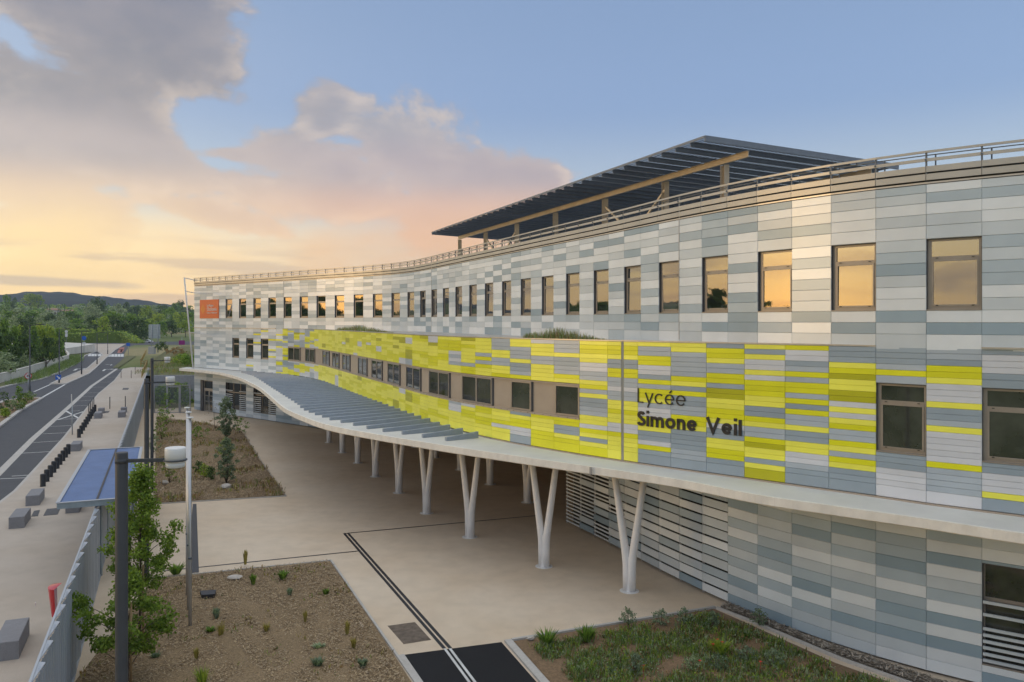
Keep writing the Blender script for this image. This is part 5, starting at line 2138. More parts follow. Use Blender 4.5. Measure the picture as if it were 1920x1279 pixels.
for i, (px, py, h, w, k, lab) in enumerate(((572, 1172, .42, .18, 'straw', 'yellow grass tuft alone in the middle of the mulch bed'), (651, 1196, .48, .2, 'straw', 'yellow grass tuft near the bed edge, upper of two together'),
                                            (663, 1222, .36, .22, 'straw', 'yellow grass tuft near the bed edge, lower of two together'), (414, 1200, .48, .3, 'straw', 'pale yellow green grass tuft right of the flagpoles'),
                                            (368, 1242, .36, .2, 'straw', 'yellow grass tuft below the flagpoles'), (500, 1190, .3, .3, 'straw', 'thin straw coloured tuft in the left middle of the mulch bed'),
                                            (380, 1290, .5, .6, 'lime', 'bright green clump at the bottom edge of the mulch bed'))):
    tuft(px, py, h, w, k, lab, 'grass tufts in the mulch bed', 100 + i)
for i, (px, py, h, w, k, lab) in enumerate(((597, 1222, .2, .5, 'olive', 'small grey green rosette plant right of the mulch bed centre'), (596, 1256, .34, .55, 'blue', 'blue green spiky plant low in the mulch bed'), (680, 1256, .3, .4, 'blue', 'blue green plant at the right low edge of the mulch bed'),
                                            (543, 1122, .36, .3, 'blue', 'dark green plant in the upper middle of the mulch bed'), (611, 1120, .3, .35, 'green', 'green plant near the right edge of the mulch bed'), (475, 1100, .5, .35, 'green', 'upright green plant in the upper left of the mulch bed'),
                                            (530, 1090, .4, .6, 'green', 'leafy green plant with violet flowers at the top of the mulch bed'), (405, 1165, .45, .35, 'blue', 'dark spiky plant right of the front flagpole'), (330, 1080, .5, .9, 'green', 'leafy weeds at the back edge of the bed beside the tree'),
                                            (460, 1062, .75, .25, 'straw', 'thin tall stalk at the back edge of the mulch bed'), (395, 1190, .2, .5, 'green', 'low green weed by the flagpole foot'), (292, 1240, .22, .4, 'blue', 'small bluish plant right of the lamp post'))):
    tuft(px, py, h * .8, w * .8, k, lab, 'small plants in the mulch bed', 130 + i, 80, name='bed_plant', cat='plant', bw=.03)
# the wild bed on the right
for i, (px, py, h, w, k, lab) in enumerate(((1178, 1176, .5, .7, 'blue', 'blue green shrub at the back edge of the wild bed, left'), (1240, 1178, .5, .8, 'blue', 'dark blue green shrub at the back of the wild bed, second'), (1285, 1176, .5, .7, 'blue', 'blue green shrub at the back of the wild bed, third'),
                                            (1338, 1182, .5, .55, 'blue', 'small dark blue shrub at the back of the wild bed, right'), (1192, 1270, .55, .6, 'blue', 'blue green tuft at the bottom of the wild bed, left'), (1300, 1262, .35, .75, 'olive', 'silvery low plant in the middle of the wild bed'),
                                            (1345, 1262, .4, .7, 'blue', 'blue grey plant right of the silvery one'), (1450, 1258, .5, .65, 'blue', 'blue green shrub in the right part of the wild bed'), (1400, 1245, .4, .6, 'blue', 'grey blue plant among tall grass in the wild bed'),
                                            (1026, 1212, .4, .8, 'green', 'dark green weed clump at the left of the wild bed'), (1100, 1206, .45, .7, 'green', 'green clump at the upper left of the wild bed'), (1350, 1232, .45, .8, 'lime', 'bright tall grass clump with red poppies in the wild bed'),
                                            (1424, 1176, .5, .6, 'blue', 'small blue shrub on the edging by the wall foot'))):
    (shrub if k == 'blue' or k == 'olive' else tuft)(px, py, h, w, k, lab, seed=160 + i, group='plants in the wild bed', **(dict(leaf=.028, n=16, per=9) if k in ('blue', 'olive') else dict(n=140, bw=.02, name='wild_plant', cat='plant')))
# poppies
mp_ = mat('poppy_red', (.55, .03, .015), .6)
pm3 = MB()
for px, py in ((1354, 1205), (1337, 1209), (1426, 1242), (1206, 1249), (1312, 1240), (1345, 1200)):
    p = gp(px, py, .4)
    for a in range(0, 360, 72):
        c_, s_ = math.cos(rad(a)), math.sin(rad(a))
        pm3.face([p, p + Vector((.035 * c_ - .02 * s_, .035 * s_ + .02 * c_, .02)), p + Vector((.05 * c_, .05 * s_, .03)), p + Vector((.035 * c_ + .02 * s_, .035 * s_ - .02 * c_, .02))])
    pm3.bar(p, p - Vector((0, 0, .4)), .006, .006)
tag(pm3.build('poppies', mp_), 'scattered red poppies in the wild bed', 'flowers', None, 'stuff')

# ground cover (uncountable)


def cover(name, poly, n, kinds, h, w, label, seed, cond=None, hump=.12, nb=4, broad=False):
    rng = random.Random(seed)
    mats_ = sum((FOL[k] for k in kinds), [])
    mb = MB()
    xs = [p[0] for p in poly]; ys = [p[1] for p in poly]
    c = 0
    while c < n:
        p = (rng.uniform(min(xs), max(xs)), rng.uniform(min(ys), max(ys)))
        if not inside(p, poly): continue
        c += 1
        if cond and not cond(p, rng): continue
        mi_ = rng.randrange(len(mats_))
        hh = h * rng.uniform(.3, 1.2)
        for _ in range(nb):
            a = rng.uniform(0, 6.283)
            b = Vector((p[0] + rng.gauss(0, w * .4), p[1] + rng.gauss(0, w * .4), hump * .4))
            t_ = b + Vector((math.cos(a) * hh * .5, math.sin(a) * hh * .5, hh))
            s_ = Vector((-math.sin(a), math.cos(a), 0)) * rng.uniform(.005, .013)
            if broad and rng.random() < .5:
                c_ = b + Vector((rng.gauss(0, .05), rng.gauss(0, .05), hh * rng.random()))
                u_ = rdir(rng) * rng.uniform(.018, .04)
                v_ = u_.cross(rdir(rng, .2)).normalized() * u_.length * .7
                mb.face([c_ - u_, c_ + v_, c_ + u_, c_ - v_], mi_)
                continue
            mb.face([b - s_, b.lerp(t_, .6) - s_ * 1.4, t_, b.lerp(t_, .6) + s_ * 1.4, b + s_], mi_)
    return tag(mb.build(name, mats_), label, 'ground cover', None, 'stuff')


def patch(p, rng, s=1.3, th=.0, o=0):
    v = math.sin(p[0] * s + o) * math.sin(p[1] * s * 1.3 + 1 + o) + .6 * math.sin(p[0] * s * 2.3 - p[1] * s * 1.7 + o) + rng.gauss(0, .35)
    return v > th


B3v = [(.6, 22.9), (6.2, 25.4), (7.1, 24.4), (8.5, 21.9), (11.2, 18.4), (13.5, 15.5), (5.6, 12.0)]
cover('wild_growth', B3v, 25000, ('grass', 'green', 'olive', 'olive', 'lime', 'dry'), .21, .12, 'dense low weeds and grass covering the wild bed', 1, lambda p, r: patch(p, r, 1.7, -.45), .12, 5, True)
cover('bed_weeds', B2, 5200, ('grass', 'dry', 'straw', 'dry'), .26, .16, 'low dry weeds scattered over the planted bed', 2, lambda p, r: patch(p, r, .6, .35), .12, 4)
cover('mulch_weeds', B1, 2600, ('grass', 'straw', 'dry'), .14, .09, 'thin weeds scattered over the mulch bed', 3, lambda p, r: patch(p, r, .9, .55), .12, 4)


def chips(name, poly, n, cols, size, label, seed, hump=.10):
    rng = random.Random(seed)
    mb = MB()
    xs = [p[0] for p in poly]; ys = [p[1] for p in poly]
    c = 0
    cx, cy = sum(xs) / len(xs), sum(ys) / len(ys)
    while c < n:
        p = (rng.uniform(min(xs), max(xs)), rng.uniform(min(ys), max(ys)))
        if not inside(p, poly): continue
        c += 1
        a = rng.uniform(0, 6.283)
        l, w_ = size * rng.uniform(.6, 1.7), size * rng.uniform(.25, .5)
        d_ = Vector((math.cos(a) * l, math.sin(a) * l, rng.uniform(-.4, .4) * l))
        s_ = Vector((-math.sin(a) * w_, math.cos(a) * w_, rng.uniform(-.3, .3) * w_))
        o_ = Vector((p[0], p[1], .055 + rng.uniform(0, .09)))
        mb.face([o_ - d_ - s_, o_ - d_ + s_, o_ + d_ + s_ * .7, o_ + d_ - s_ * .7], rng.randrange(len(cols)))
    return tag(mb.build(name, cols), label, 'mulch', None, 'stuff')


CH = [mat('chip_light', (.50, .375, .22), .9), mat('chip_mid', (.36, .25, .14), .9), mat('chip_dark', (.18, .12, .065), .9), mat('chip_grey', (.42, .33, .22), .9)]
B1v = [(-13.0, 29.1), (-7.2, 31.2), (-5.1, 26.4), (-2.8, 20.9), (-.6, 15.6), (-9.2, 16.0), (-11.3, 20.9)]
chips('wood_chips', B1v, 60000, CH, .027, 'brown wood chips strewn over the near mulch bed', 11)
chips('bed_chips', B2, 42000, CH, .045, 'brown wood chips strewn over the planted bed', 12)
GRV = [mat('pebble_light', (.46, .40, .33), .9), mat('pebble_dark', (.20, .165, .13), .9)]
chips('wall_gravel', [(6.8, 26.15), (7.15, 26.6), (8.85, 23.55), (11.1, 20.85), (13.4, 19.3), (14.2, 16.7), (12.0, 18.9), (9.25, 22.3), (7.5, 25.2)], 5000, GRV, .045, 'coarse gravel strip along the foot of the grey wall', 13)
# plants on the ledge
for x0, x1, lab, sd in ((632, 735, 'dry grass growing on the ledge above the yellow panels, left patch', 21), (985, 1135, 'dry grass growing on the ledge above the yellow panels, right patch', 22)):
    rng2 = random.Random(sd)
    mb = MB()
    mats_ = FOL['grass'] + FOL['dry'] + FOL['olive']
    c = 0
    while c < 420:
        i = rng2.randrange(NM - 1)
        p = MIDV[i].lerp(MIDV[i + 1], rng2.random()) - MIDN[i] * rng2.uniform(.3, 1.1)
        px = 960 + 1500 * p.x / p.y
        if not x0 < px < x1: continue
        c += 1
        e = 1 - abs((px - x0) / (x1 - x0) - .4) * 1.3
        hh = .62 * rng2.uniform(.3, 1) * max(.25, e)
        for _ in range(5):
            a = rng2.uniform(0, 6.283)
            b = Vector((p.x + rng2.gauss(0, .08), p.y + rng2.gauss(0, .08), ZLEDGE - .07))
            t_ = b + Vector((math.cos(a) * hh * .4, math.sin(a) * hh * .4, hh))
            s_ = Vector((-math.sin(a), math.cos(a), 0)) * .014
            mb.face([b - s_, t_, b + s_], rng2.randrange(len(mats_)))
    o = mb.build('ledge_grass', mats_)
    tag(o, lab, 'grass', None, 'stuff')

# ------------------------------------------------------------------ mesh gate and wall at the end of the forecourt
m_mesh = bpy.data.materials.new('mesh_infill')
m_mesh.use_nodes = True
nt = m_mesh.node_tree
pb = nt.nodes['Principled BSDF']
pb.inputs['Base Color'].default_value = (.22, .25, .27, 1)
pb.inputs['Roughness'].default_value = .5
tr = nt.nodes.new('ShaderNodeBsdfTransparent')
ms = nt.nodes.new('ShaderNodeMixShader')
ms.inputs[0].default_value = .32
nt.links.new(tr.outputs[0], ms.inputs[1]); nt.links.new(pb.outputs[0], ms.inputs[2])
nt.links.new(ms.outputs[0], nt.nodes['Material Output'].inputs['Surface'])
gate = empty('mesh_gate', (-35, 81.9, 0), 0, 'tall grey mesh fence with a gate frame at the far end of the forecourt', 'gate')
mb = MB()
for px in (289, 313, 338, 356.5):
    x = (px - 960) / 1500 * 81.9 + 35
    mb.bar((x, 0, 0), (x, 0, 2.9), .1, .1)
for z in (.06, 2.85):
    mb.bar((-1.7 + .1, 0, z), (2.1, 0, z), .06, .06)
mb.build('gate_frame', m_rail, gate)
mb = MB()
for (a, b) in ((313.5, 315.5), (335.5, 337.5)):
    x = ((a + b) / 2 - 960) / 1500 * 81.9 + 35
    mb.bar((x, -.06, .05), (x, -.06, 2.7), .1, .05)
x0, x1 = (314 - 960) / 1500 * 81.9 + 35, (337 - 960) / 1500 * 81.9 + 35
mb.bar((x0, -.06, 2.7), (x1, -.06, 2.7), .05, .1)
mb.build('gate_leaf', m_rail, gate)
mb = MB()
mb.face([(-1.65, .02, .08), (2.1, .02, .08), (2.1, .02, 2.85), (-1.65, .02, 2.85)])
mb.build('mesh_infill', m_mesh, gate)
rw = MB()
for i in range(4):
    x0 = -42.2 + i * 4.3
    rw.box(x0 + .01, x0 + 4.29, 94.0, 94.3, -.1, 3.05)
m_retain = mat('retaining_concrete', (.33, .34, .37), .85, var=.12)
for i in range(4):
    pass
o = rw.build('retaining_wall', m_retain)
tag(o, 'grey concrete retaining wall holding the grass bank beyond the mesh gate', 'wall')

for px, D, h, w, k, lab in ((300, 87, 2.3, 2.2, 'green', 'green bush behind the mesh gate, left'), (322, 89, 2.0, 2.4, 'dark', 'dark green bush behind the mesh gate, middle'), (344, 87, 2.4, 2.4, 'green', 'green bush behind the mesh gate, beside the building'), (311, 91, 2.2, 2, 'olive', 'grey green bush behind the mesh gate by the left gate post'), (333, 91, 2.3, 2, 'lime', 'light green bush behind the mesh gate by the right gate post')):
    shrub(0, 0, h, w, k, lab, seed=int(px), leaf=.10, n=22, per=12, base=((px - 960) / 1500 * D, D, 0))

# wooden rails along the far pavement
m_wood = mat('rail_wood', (.40, .27, .085), .7, var=.2)


def wood_rail(pts, label):
    root = empty('wooden_rail', tuple(pts[0]), 0, label, 'railing', 'wooden rails at the far pavement')
    mb = MB()
    for a, b in zip(pts, pts[1:]):
        a, b = a - pts[0], b - pts[0]
        for z in (1.0, .55):
            mb.bar(a + Vector((0, 0, z)), b + Vector((0, 0, z)), .08, .16)
    mb.build('rail', m_wood, root)
    for a, b in zip(pts, pts[1:]):
        n = max(1, int((b - a).length / 3.5))
        for i in range(n + 1):
            p = a.lerp(b, i / n) - pts[0]
            q_ = MB(); q_.box(-.06, .06, -.06, .06, 0, 1.02)
            o = q_.build('post', m_wood, root); o.location = p
    return root


wood_rail([gp(274, 662), gp(264, 682)], 'far golden wooden rail beside the grass bank')
wood_rail([gp(264, 688), gp(276, 684), gp(271, 697), gp(266, 708)], 'nearer golden wooden rail turning the corner by the fence end')

# low white wall left of the road
wl_ = [Vector((-75.2, 119.9, 0)), Vector((-78.6, 129.5, 0)), Vector((-83.8, 143, 0)), Vector((-92, 163, 0)), Vector((-103.2, 191.1, 0)), Vector((-112, 207, 0)), Vector((-121, 222, 0)), Vector((-131, 240, 0)), Vector((-148, 262, 0)), Vector((-172, 285, 0))]
off = Vector((-2.6, -.4, 0))
mb = MB()
for a, b in zip(wl_, wl_[1:]):
    a, b = a + off, b + off
    mb.bar(a + Vector((0, 0, .55)), b + Vector((0, 0, .55)), .4, 1.4)
    mb.bar(a + Vector((0, 0, 1.28)), b + Vector((0, 0, 1.28)), .5, .06)
tag(mb.build('low_wall', m_wallwhite), 'low white rendered wall curving along the left side of the road', 'wall')
p0, p1 = gp(120, 664), gp(152, 676)
mb = MB()
mb.raw([(-152, 225, 0), (-124, 218, 0), (-128, 246, 0), (-166, 262, 0), (-152, 225, 3.6), (-124, 218, 1.6), (-128, 246, 2.4), (-166, 262, 3.4)], [(4, 5, 6, 7), (0, 1, 5, 4), (1, 2, 6, 5), (2, 3, 7, 6), (3, 0, 4, 7)])
tag(mb.build('ramp_wall', m_wallwhite), 'pale concrete ramp wall inside the bend of the low wall', 'wall')

# ------------------------------------------------------------------ tall street lights
for px, py, top, lab in ((56, 742, 610, 'tall dark street light beside the round red edged sign'), (111, 718, 618, 'tall dark street light with the blue arrow sign on the median'), (153, 702, 622, 'tall dark street light on the left verge by the low wall'),
                         (182, 683, 624, 'tall dark street light in the middle of the median'), (202, 664, 622, 'farthest tall dark street light at the crossing')):
    p = gp(px, py)
    h = CAMH + (602 - top) * p.y / 1500
    root = empty('street_light', (p.x, p.y, 0), 0, lab, 'street light', 'street lights along the road')
    mb = MB()
    mb.tube([(0, 0, 0), (0, 0, 1.2), (0, 0, 1.25), (0, 0, h)], [.12, .12, .085, .06], 10)
    mb.build('pole', m_pole, root)
    mb = MB()
    mb.tube([(0, 0, h - .05), (.9, .25, h + .12)], [.04, .035], 6)
    mb.box(.75, 1.6, .12, .42, h + .06, h + .18)
    mb.build('lantern', m_pole, root)

# ------------------------------------------------------------------ traffic signs
m_blue = mat('sign_blue', (.02, .12, .52), .4)
m_sred = mat('sign_red', (.55, .03, .03), .4)
m_grey = mat('sign_back_grey', (.33, .36, .38), .5, .3)


def disc(mb, c, r, y, m, n=24, hole=None):
    if hole is None:
        mb.face([(c[0] + r * math.cos(6.283 * i / n), y, c[1] + r * math.sin(6.283 * i / n)) for i in range(n)], m)
    else:
        for i in range(n):
            a, b = 6.283 * i / n, 6.283 * (i + 1) / n
            mb.face([(c[0] + r * math.cos(a), y, c[1] + r * math.sin(a)), (c[0] + r * math.cos(b), y, c[1] + r * math.sin(b)), (c[0] + hole * math.cos(b), y, c[1] + hole * math.sin(b)), (c[0] + hole * math.cos(a), y, c[1] + hole * math.sin(a))], m)


def sign_root(px, py, label, D=None):
    p = gp(px, py)
    return empty('road_sign', (p.x, p.y, 0), math.atan2(-p.x, p.y) * .6, label, 'road sign')


r_ = sign_root(53, 741, 'round white road sign with red edge and barred turn arrow')
mb = MB(); mb.tube([(0, 0, 0), (0, 0, 2.9)], .05, 8); mb.build('post', m_grey, r_)
mb = MB()
mb.tube([(0, .0, 2.45), (0, -.03, 2.45)], [.42, .42], 26, 3)
disc(mb, (0, 2.45), .33, -.036, 1)
disc(mb, (0, 2.45), .42, -.035, 0, 28, .33)
mb.build('sign_plate', [m_sred, m_signwhite, m_black, m_grey], r_)
mb = MB()
T0 = Matrix(((1, 0, 0, 0), (0, 1, 0, -.04), (0, 0, 1, 2.45), (0, 0, 0, 1)))
stroke_mesh(mb, [(.1, -.2), (.1, .03)] + arc(.0, .03, .1, .11, 0, 180, 10) + [(-.1, -.06)], .055, .004, T0, 0)
stroke_mesh(mb, [(-.18, -.02), (-.1, -.13), (-.02, -.02)], .045, .004, T0, 0)
stroke_mesh(mb, [(-.2, .2), (.2, -.2)], .05, .009, T0, 1)
mb.build('sign_symbol', [m_black, m_sred], r_)

r_ = sign_root(110, 718.5, 'blue keep-left arrow sign on the tip of the median')
mb = MB(); mb.tube([(0, -.2, 0), (0, -.2, 1.5)], .04, 8); mb.build('post', m_grey, r_)
mb = MB(); mb.box(-.38, .38, -.27, -.24, .55, 1.28); mb.build('sign_plate', m_blue, r_)
mb = MB()
T0 = Matrix(((1, 0, 0, 0), (0, 1, 0, -.275), (0, 0, 1, .92), (0, 0, 0, 1)))
stroke_mesh(mb, [(-.2, .2), (.12, -.12)], .14, .004, T0)
mb.face([T0 @ Vector(p) for p in ((.26, -.005, -.27), (.26, -.005, .05), (-.06, -.005, -.27))])
mb.build('sign_symbol', m_signwhite, r_)

r_ = sign_root(157.5, 664, 'round blue road sign beside the street light at the bend')
mb = MB(); mb.tube([(0, 0, 0), (0, 0, 5.2)], .06, 8); mb.build('post', m_grey, r_)
mb = MB(); mb.tube([(0, -.05, 4.55), (0, -.09, 4.55)], [.62, .62], 24); mb.build('sign_plate', m_blue, r_)
mb = MB(); mb.box(-.4, .4, -.09, -.06, 2.75, 3.4); mb.build('small_plate', m_signwhite, r_)

r_ = sign_root(124.5, 643, 'small white road sign in front of the clipped hedge')
mb = MB(); mb.tube([(0, 0, 0), (0, 0, 5.2)], .09, 8); mb.build('post', m_grey, r_)
mb = MB(); mb.tube([(0, -.05, 4.9), (0, -.1, 4.9)], [.62, .62], 20); mb.box(-.5, .5, -.1, -.05, 2.6, 4.1); mb.build('sign_plate', m_signwhite, r_)

r_ = sign_root(240.5, 666, 'small blue road sign at the right kerb by the crossing')
mb = MB(); mb.tube([(0, 0, 0), (0, 0, 3.4)], .07, 8); mb.build('post', m_grey, r_)
mb = MB(); mb.box(-.45, .45, -.1, -.05, 2.55, 3.4); mb.build('sign_plate', m_blue, r_)

p = gp(135.5, 815)
r_ = empty('marker_pole', (p.x, p.y, 0), 0, 'thin pole with white upper part beside the crossed-out bay', 'pole')
mb = MB(); mb.tube([(0, 0, 0), (0, 0, 2.35)], .045, 8); mb.build('pole', m_grey, r_)
mb = MB(); mb.bar((-.02, -.03, 2.35), (-.05, -.03, 3.35), .11, .02); mb.build('plate', m_signwhite, r_)

D = 178.0
r_ = empty('direction_sign', ((289 - 960) / 1500 * D, D, 3.0), 0, 'large grey sign board seen from behind on two posts above the bank', 'sign')
mb = MB()
for x in (-.55, .85):
    mb.tube([(x, .0, -.6), (x, 0, 5.6)], .11, 8)
mb.build('post', m_grey, r_)
mb = MB()
for j in range(5):
    mb.box(-1.3, 1.3, .12, .18, 2.55 + j * .63, 2.55 + j * .63 + .61)
mb.build('sign_panel', mat('sign_back_alu', (.42, .47, .50), .45, .4, var=.1), r_)
mb = MB(); mb.box(-1.1, .1, -.5, .7, -.9, .75); mb.build('footing', m_kerb, r_)

# ------------------------------------------------------------------ far cars and roadside panel
m_carw = mat('car_white', (.66, .66, .68), .3, coat=.4)
m_tyre = mat('tyre', (.02, .02, .02), .8)


def car(px, py, L, m, label, z=0, D=None):
    p = gp(px, py)
    root = empty('parked_car', (p.x, p.y, -.1), .1, label, 'car')
    mb = MB()
    prof = [(-L / 2, .35), (-L / 2, .8), (-L * .30, .95), (-L * .16, 1.42), (L * .22, 1.45), (L * .40, 1.0), (L / 2, .85), (L / 2, .35)]
    vs = [(x, y, z_) for y in (-.85, .85) for x, z_ in prof]
    n = len(prof)
    mb.raw(vs, [tuple(range(n))[::1], tuple(range(n, 2 * n))[::-1]] + [(i, n + i, n + (i + 1) % n, (i + 1) % n) for i in range(n)])
    mb.build('body', m, root)
    mb = MB()
    mb.raw([(x, y, z_) for y in (-.87, .87) for x, z_ in ((-L * .26, .97), (-L * .14, 1.36), (L * .20, 1.38), (L * .34, 1.0))], [(0, 1, 2, 3), (4, 5, 6, 7)])
    mb.build('side_window', m_glassd, root)
    for x in (-L * .3, L * .3):
        for y in (-.86, .72):
            q_ = MB(); q_.tube([(x, y, .32), (x, y + .16, .32)], [.32, .32], 12); q_.build('wheel', m_tyre, root)


car(272, 642.8, 6.5, m_carw, 'white vehicle behind the bank left of the grey sign board')
p = gp(341, 646)
r_ = empty('roadside_panel', (p.x * .62, p.y * .62, 3.0), 0, 'small magenta panel on a post on the grass bank', 'sign')
mb = MB(); mb.tube([(0, 0, -.3), (0, 0, 2.4)], .05, 6); mb.build('post', m_grey, r_)
mb = MB(); mb.box(-.75, .75, -.05, .0, .5, 1.6); mb.build('panel', mat('magenta_panel', (.28, .02, .20), .5), r_)

# ------------------------------------------------------------------ hedge, groves, trees beyond the road


def hedge(name, pts, w, h, kind, label, seed, leaf=.35, den=26):
    rng = random.Random(seed)
    root = empty(name, tuple(pts[0]), 0, label, 'hedge')
    mb = MB()
    for (a, ha), (b, hb) in zip(zip(pts, h), list(zip(pts, h))[1:]):
        L_ = (b - a).length
        for _ in range(int(L_ * den)):
            t = rng.random()
            p = a.lerp(b, t) - pts[0]
            hh = ha + (hb - ha) * t
            d_ = rdir(rng, -.2)
            c = p + Vector((rng.uniform(-.5, .5) * w, rng.uniform(-.5, .5) * w, hh * rng.uniform(.05, 1) ** .6))
            nn = (Vector((0, -1, .8)) + rdir(rng)).normalized()
            u_ = nn.cross(rdir(rng)).normalized()
            v_ = nn.cross(u_)
            s = leaf * rng.uniform(.6, 1.3)
            mb.face([c - u_ * s, c + v_ * s * .7, c + u_ * s, c - v_ * s * .7], 0 if rng.random() < .6 else 1)
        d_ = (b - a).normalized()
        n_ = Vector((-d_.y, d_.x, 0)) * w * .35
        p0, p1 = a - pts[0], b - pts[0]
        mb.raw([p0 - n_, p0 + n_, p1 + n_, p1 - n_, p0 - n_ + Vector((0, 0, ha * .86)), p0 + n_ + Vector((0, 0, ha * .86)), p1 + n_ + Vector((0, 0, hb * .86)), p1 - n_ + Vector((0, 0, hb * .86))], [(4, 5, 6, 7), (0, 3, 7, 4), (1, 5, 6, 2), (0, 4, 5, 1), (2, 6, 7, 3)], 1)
    mb.build('foliage', FOL[kind], root)


def V3(px, D): return Vector(((px - 960) / 1500 * D, D, -.12))


hedge('clipped_hedge', [V3(112, 352), V3(160, 350), V3(205, 350), V3(232, 350), V3(250, 346), V3(262, 342)], 4.5, [4.3, 4.6, 5.6, 5.2, 2.6, .8], 'lime', 'long clipped green hedge behind the roundabout', 5, .42, 34)
hedge('back_hedge', [V3(112, 366), V3(150, 366), V3(178, 364)], 3, [6.4, 6.2, 5.6], 'lime', 'second taller hedge behind the clipped hedge', 6, .42, 30)
GR = 'dense trees in the grove left of the road'
for i, (px, yt, yb, w, k) in enumerate(((-14, 606, 690, 46, 'pine2'), (8, 601, 694, 44, 'pine0'), (26, 614, 688, 38, 'pine0'), (44, 612, 690, 36, 'pine1'), (38, 613, 676, 34, 'pine2'), (62, 613, 688, 36, 'pine0'), (80, 614, 686, 36, 'pine2'),
                                       (74, 609, 672, 32, 'pine2'), (96, 615, 683, 34, 'pine2'), (108, 617, 678, 30, 'pine0'), (90, 611, 664, 30, 'pine2'), (114, 622, 672, 20, 'pine1'), (20, 625, 700, 40, 'dark1'), (54, 628, 698, 40, 'dark0'), (86, 632, 692, 36, 'dark2'), (-10, 625, 702, 50, 'dark0'), (106, 636, 684, 26, 'dark1'))):
    tree_px(k, px, yt, yb, w, 'dark conical tree in the dense grove left of the road' if k.startswith('pine') else 'low rounded dark tree filling the front of the left grove', GR if k.startswith('pine') else 'rounded trees in the left grove')
for i, (px, yt, yb, w) in enumerate(((2, 664, 706, 56), (30, 658, 697, 44), (-18, 662, 712, 60), (54, 660, 692, 40), (40, 672, 700, 44), (74, 662, 686, 36), (10, 680, 713, 48), (92, 666, 682, 32), (106, 664, 679, 26), (82, 672, 687, 32), (62, 676, 693, 38), (22, 656, 690, 38))):
    tree_px('olive%d' % (i % 3), px, yt, yb, w, 'rounded silvery olive tree behind the low white wall', 'olive trees behind the low wall', name='olive_tree')
# individually visible trees beyond the roundabout
BT = 'trees beyond the roundabout'
tree_px('pole_tree', 192, 596, 643, 34, 'light green round headed tree with bare trunk on the roundabout', None, D=352)
for px, yt, D, w, k, lab, g_ in (
        (210, 588, 372, 46, 'green0', None, BT), (228, 590, 378, 44, 'dark1', None, BT), (246, 592, 380, 46, 'green1', None, BT), (262, 600, 368, 38, 'dark2', None, BT), (216, 598, 365, 36, 'dark0', None, BT), (268, 614, 360, 26, 'dark0', None, BT), (255, 616, 356, 26, 'dark1', None, BT),
        (132, 585, 450, 44, 'green2', None, BT), (120, 590, 430, 34, 'olive1', None, BT), (150, 590, 440, 34, 'dark1', None, BT), (166, 592, 430, 36, 'olive0', None, BT), (176, 594, 420, 32, 'dark2', None, BT), (142, 600, 400, 34, 'green0', None, BT), (112, 600, 405, 34, 'olive2', None, BT),
        (182, 562, 620, 40, 'dark0', None, BT), (172, 570, 600, 34, 'olive1', None, BT), (240, 566, 700, 22, 'dark1', 'single dark round tree standing out before the blue ridge', None), (222, 572, 680, 28, 'olive0', None, BT), (258, 574, 690, 24, 'dark2', None, BT),
        (275, 576, 600, 28, 'lime0', None, BT), (296, 590, 480, 40, 'lime1', None, BT), (318, 580, 560, 34, 'green1', None, BT), (340, 588, 500, 36, 'lime2', None, BT), (322, 602, 420, 36, 'dark2', None, BT), (300, 604, 410, 34, 'green2', None, BT), (348, 604, 420, 30, 'lime0', None, BT), (282, 600, 420, 30, 'lime1', None, BT),
        (306, 574, 800, 26, 'dark0', None, BT), (330, 570, 820, 26, 'green2', None, BT), (352, 576, 760, 24, 'dark1', None, BT), (288, 572, 860, 22, 'olive2', None, BT), (280, 586, 520, 24, 'dark1', None, BT), (338, 566, 900, 20, 'dark0', None, BT), (358, 588, 560, 24, 'green0', None, BT),
        (12, 556, 700, 20, 'green1', 'bright round tree on the left hill crest', None), (26, 557, 800, 14, 'dark1', 'small dark tree on the left hill crest', None), (56, 553, 900, 30, 'lime0', 'large light green tree on the hill by the ridge, left', 'pair of light green trees on the hill'), (72, 555, 900, 24, 'lime1', 'large light green tree on the hill by the ridge, right', 'pair of light green trees on the hill'),
        (12, 585, 420, 50, 'green2', None, BT), (36, 583, 440, 46, 'olive0', None, BT), (58, 586, 430, 44, 'green0', None, BT), (82, 582, 470, 44, 'olive1', None, BT), (100, 590, 440, 40, 'dark2', None, BT), (-6, 590, 400, 44, 'olive2', None, BT), (24, 596, 360, 40, 'olive1', None, BT), (50, 598, 350, 40, 'dark0', None, BT), (74, 598, 370, 36, 'olive0', None, BT), (92, 602, 350, 30, 'olive2', None, BT)):
    kind = {'dark': 'dark green round tree', 'gree': 'mid green round tree', 'lime': 'light green round tree', 'oliv': 'grey green rounded tree'}[k[:4]]
    if lab is None:
        zone = 'right of the roundabout' if px > 268 else ('behind the hedge' if px > 110 else 'on the slope behind the left grove')
        lab = kind + ' ' + zone
        g_ = kind + 's ' + zone
    tree_px(k, px, yt, 0, w, lab, g_, D=D)
for i, (px, yt, D) in enumerate(((39, 577, 640), (58.5, 573, 640), (84, 572, 660), (88.5, 573, 660), (93, 574, 660), (109, 574, 700), (114, 575, 700), (121, 571, 700))):
    tree_px('cypress', px, yt, 0, 3.0, 'slim dark cypress in the row before the far white houses', 'cypresses before the far houses', D=D, name='cypress_tree')
m_house = mat('house_white', (.56, .53, .50), .85)
m_hroof = mat('house_roof', (.34, .21, .14), .85)
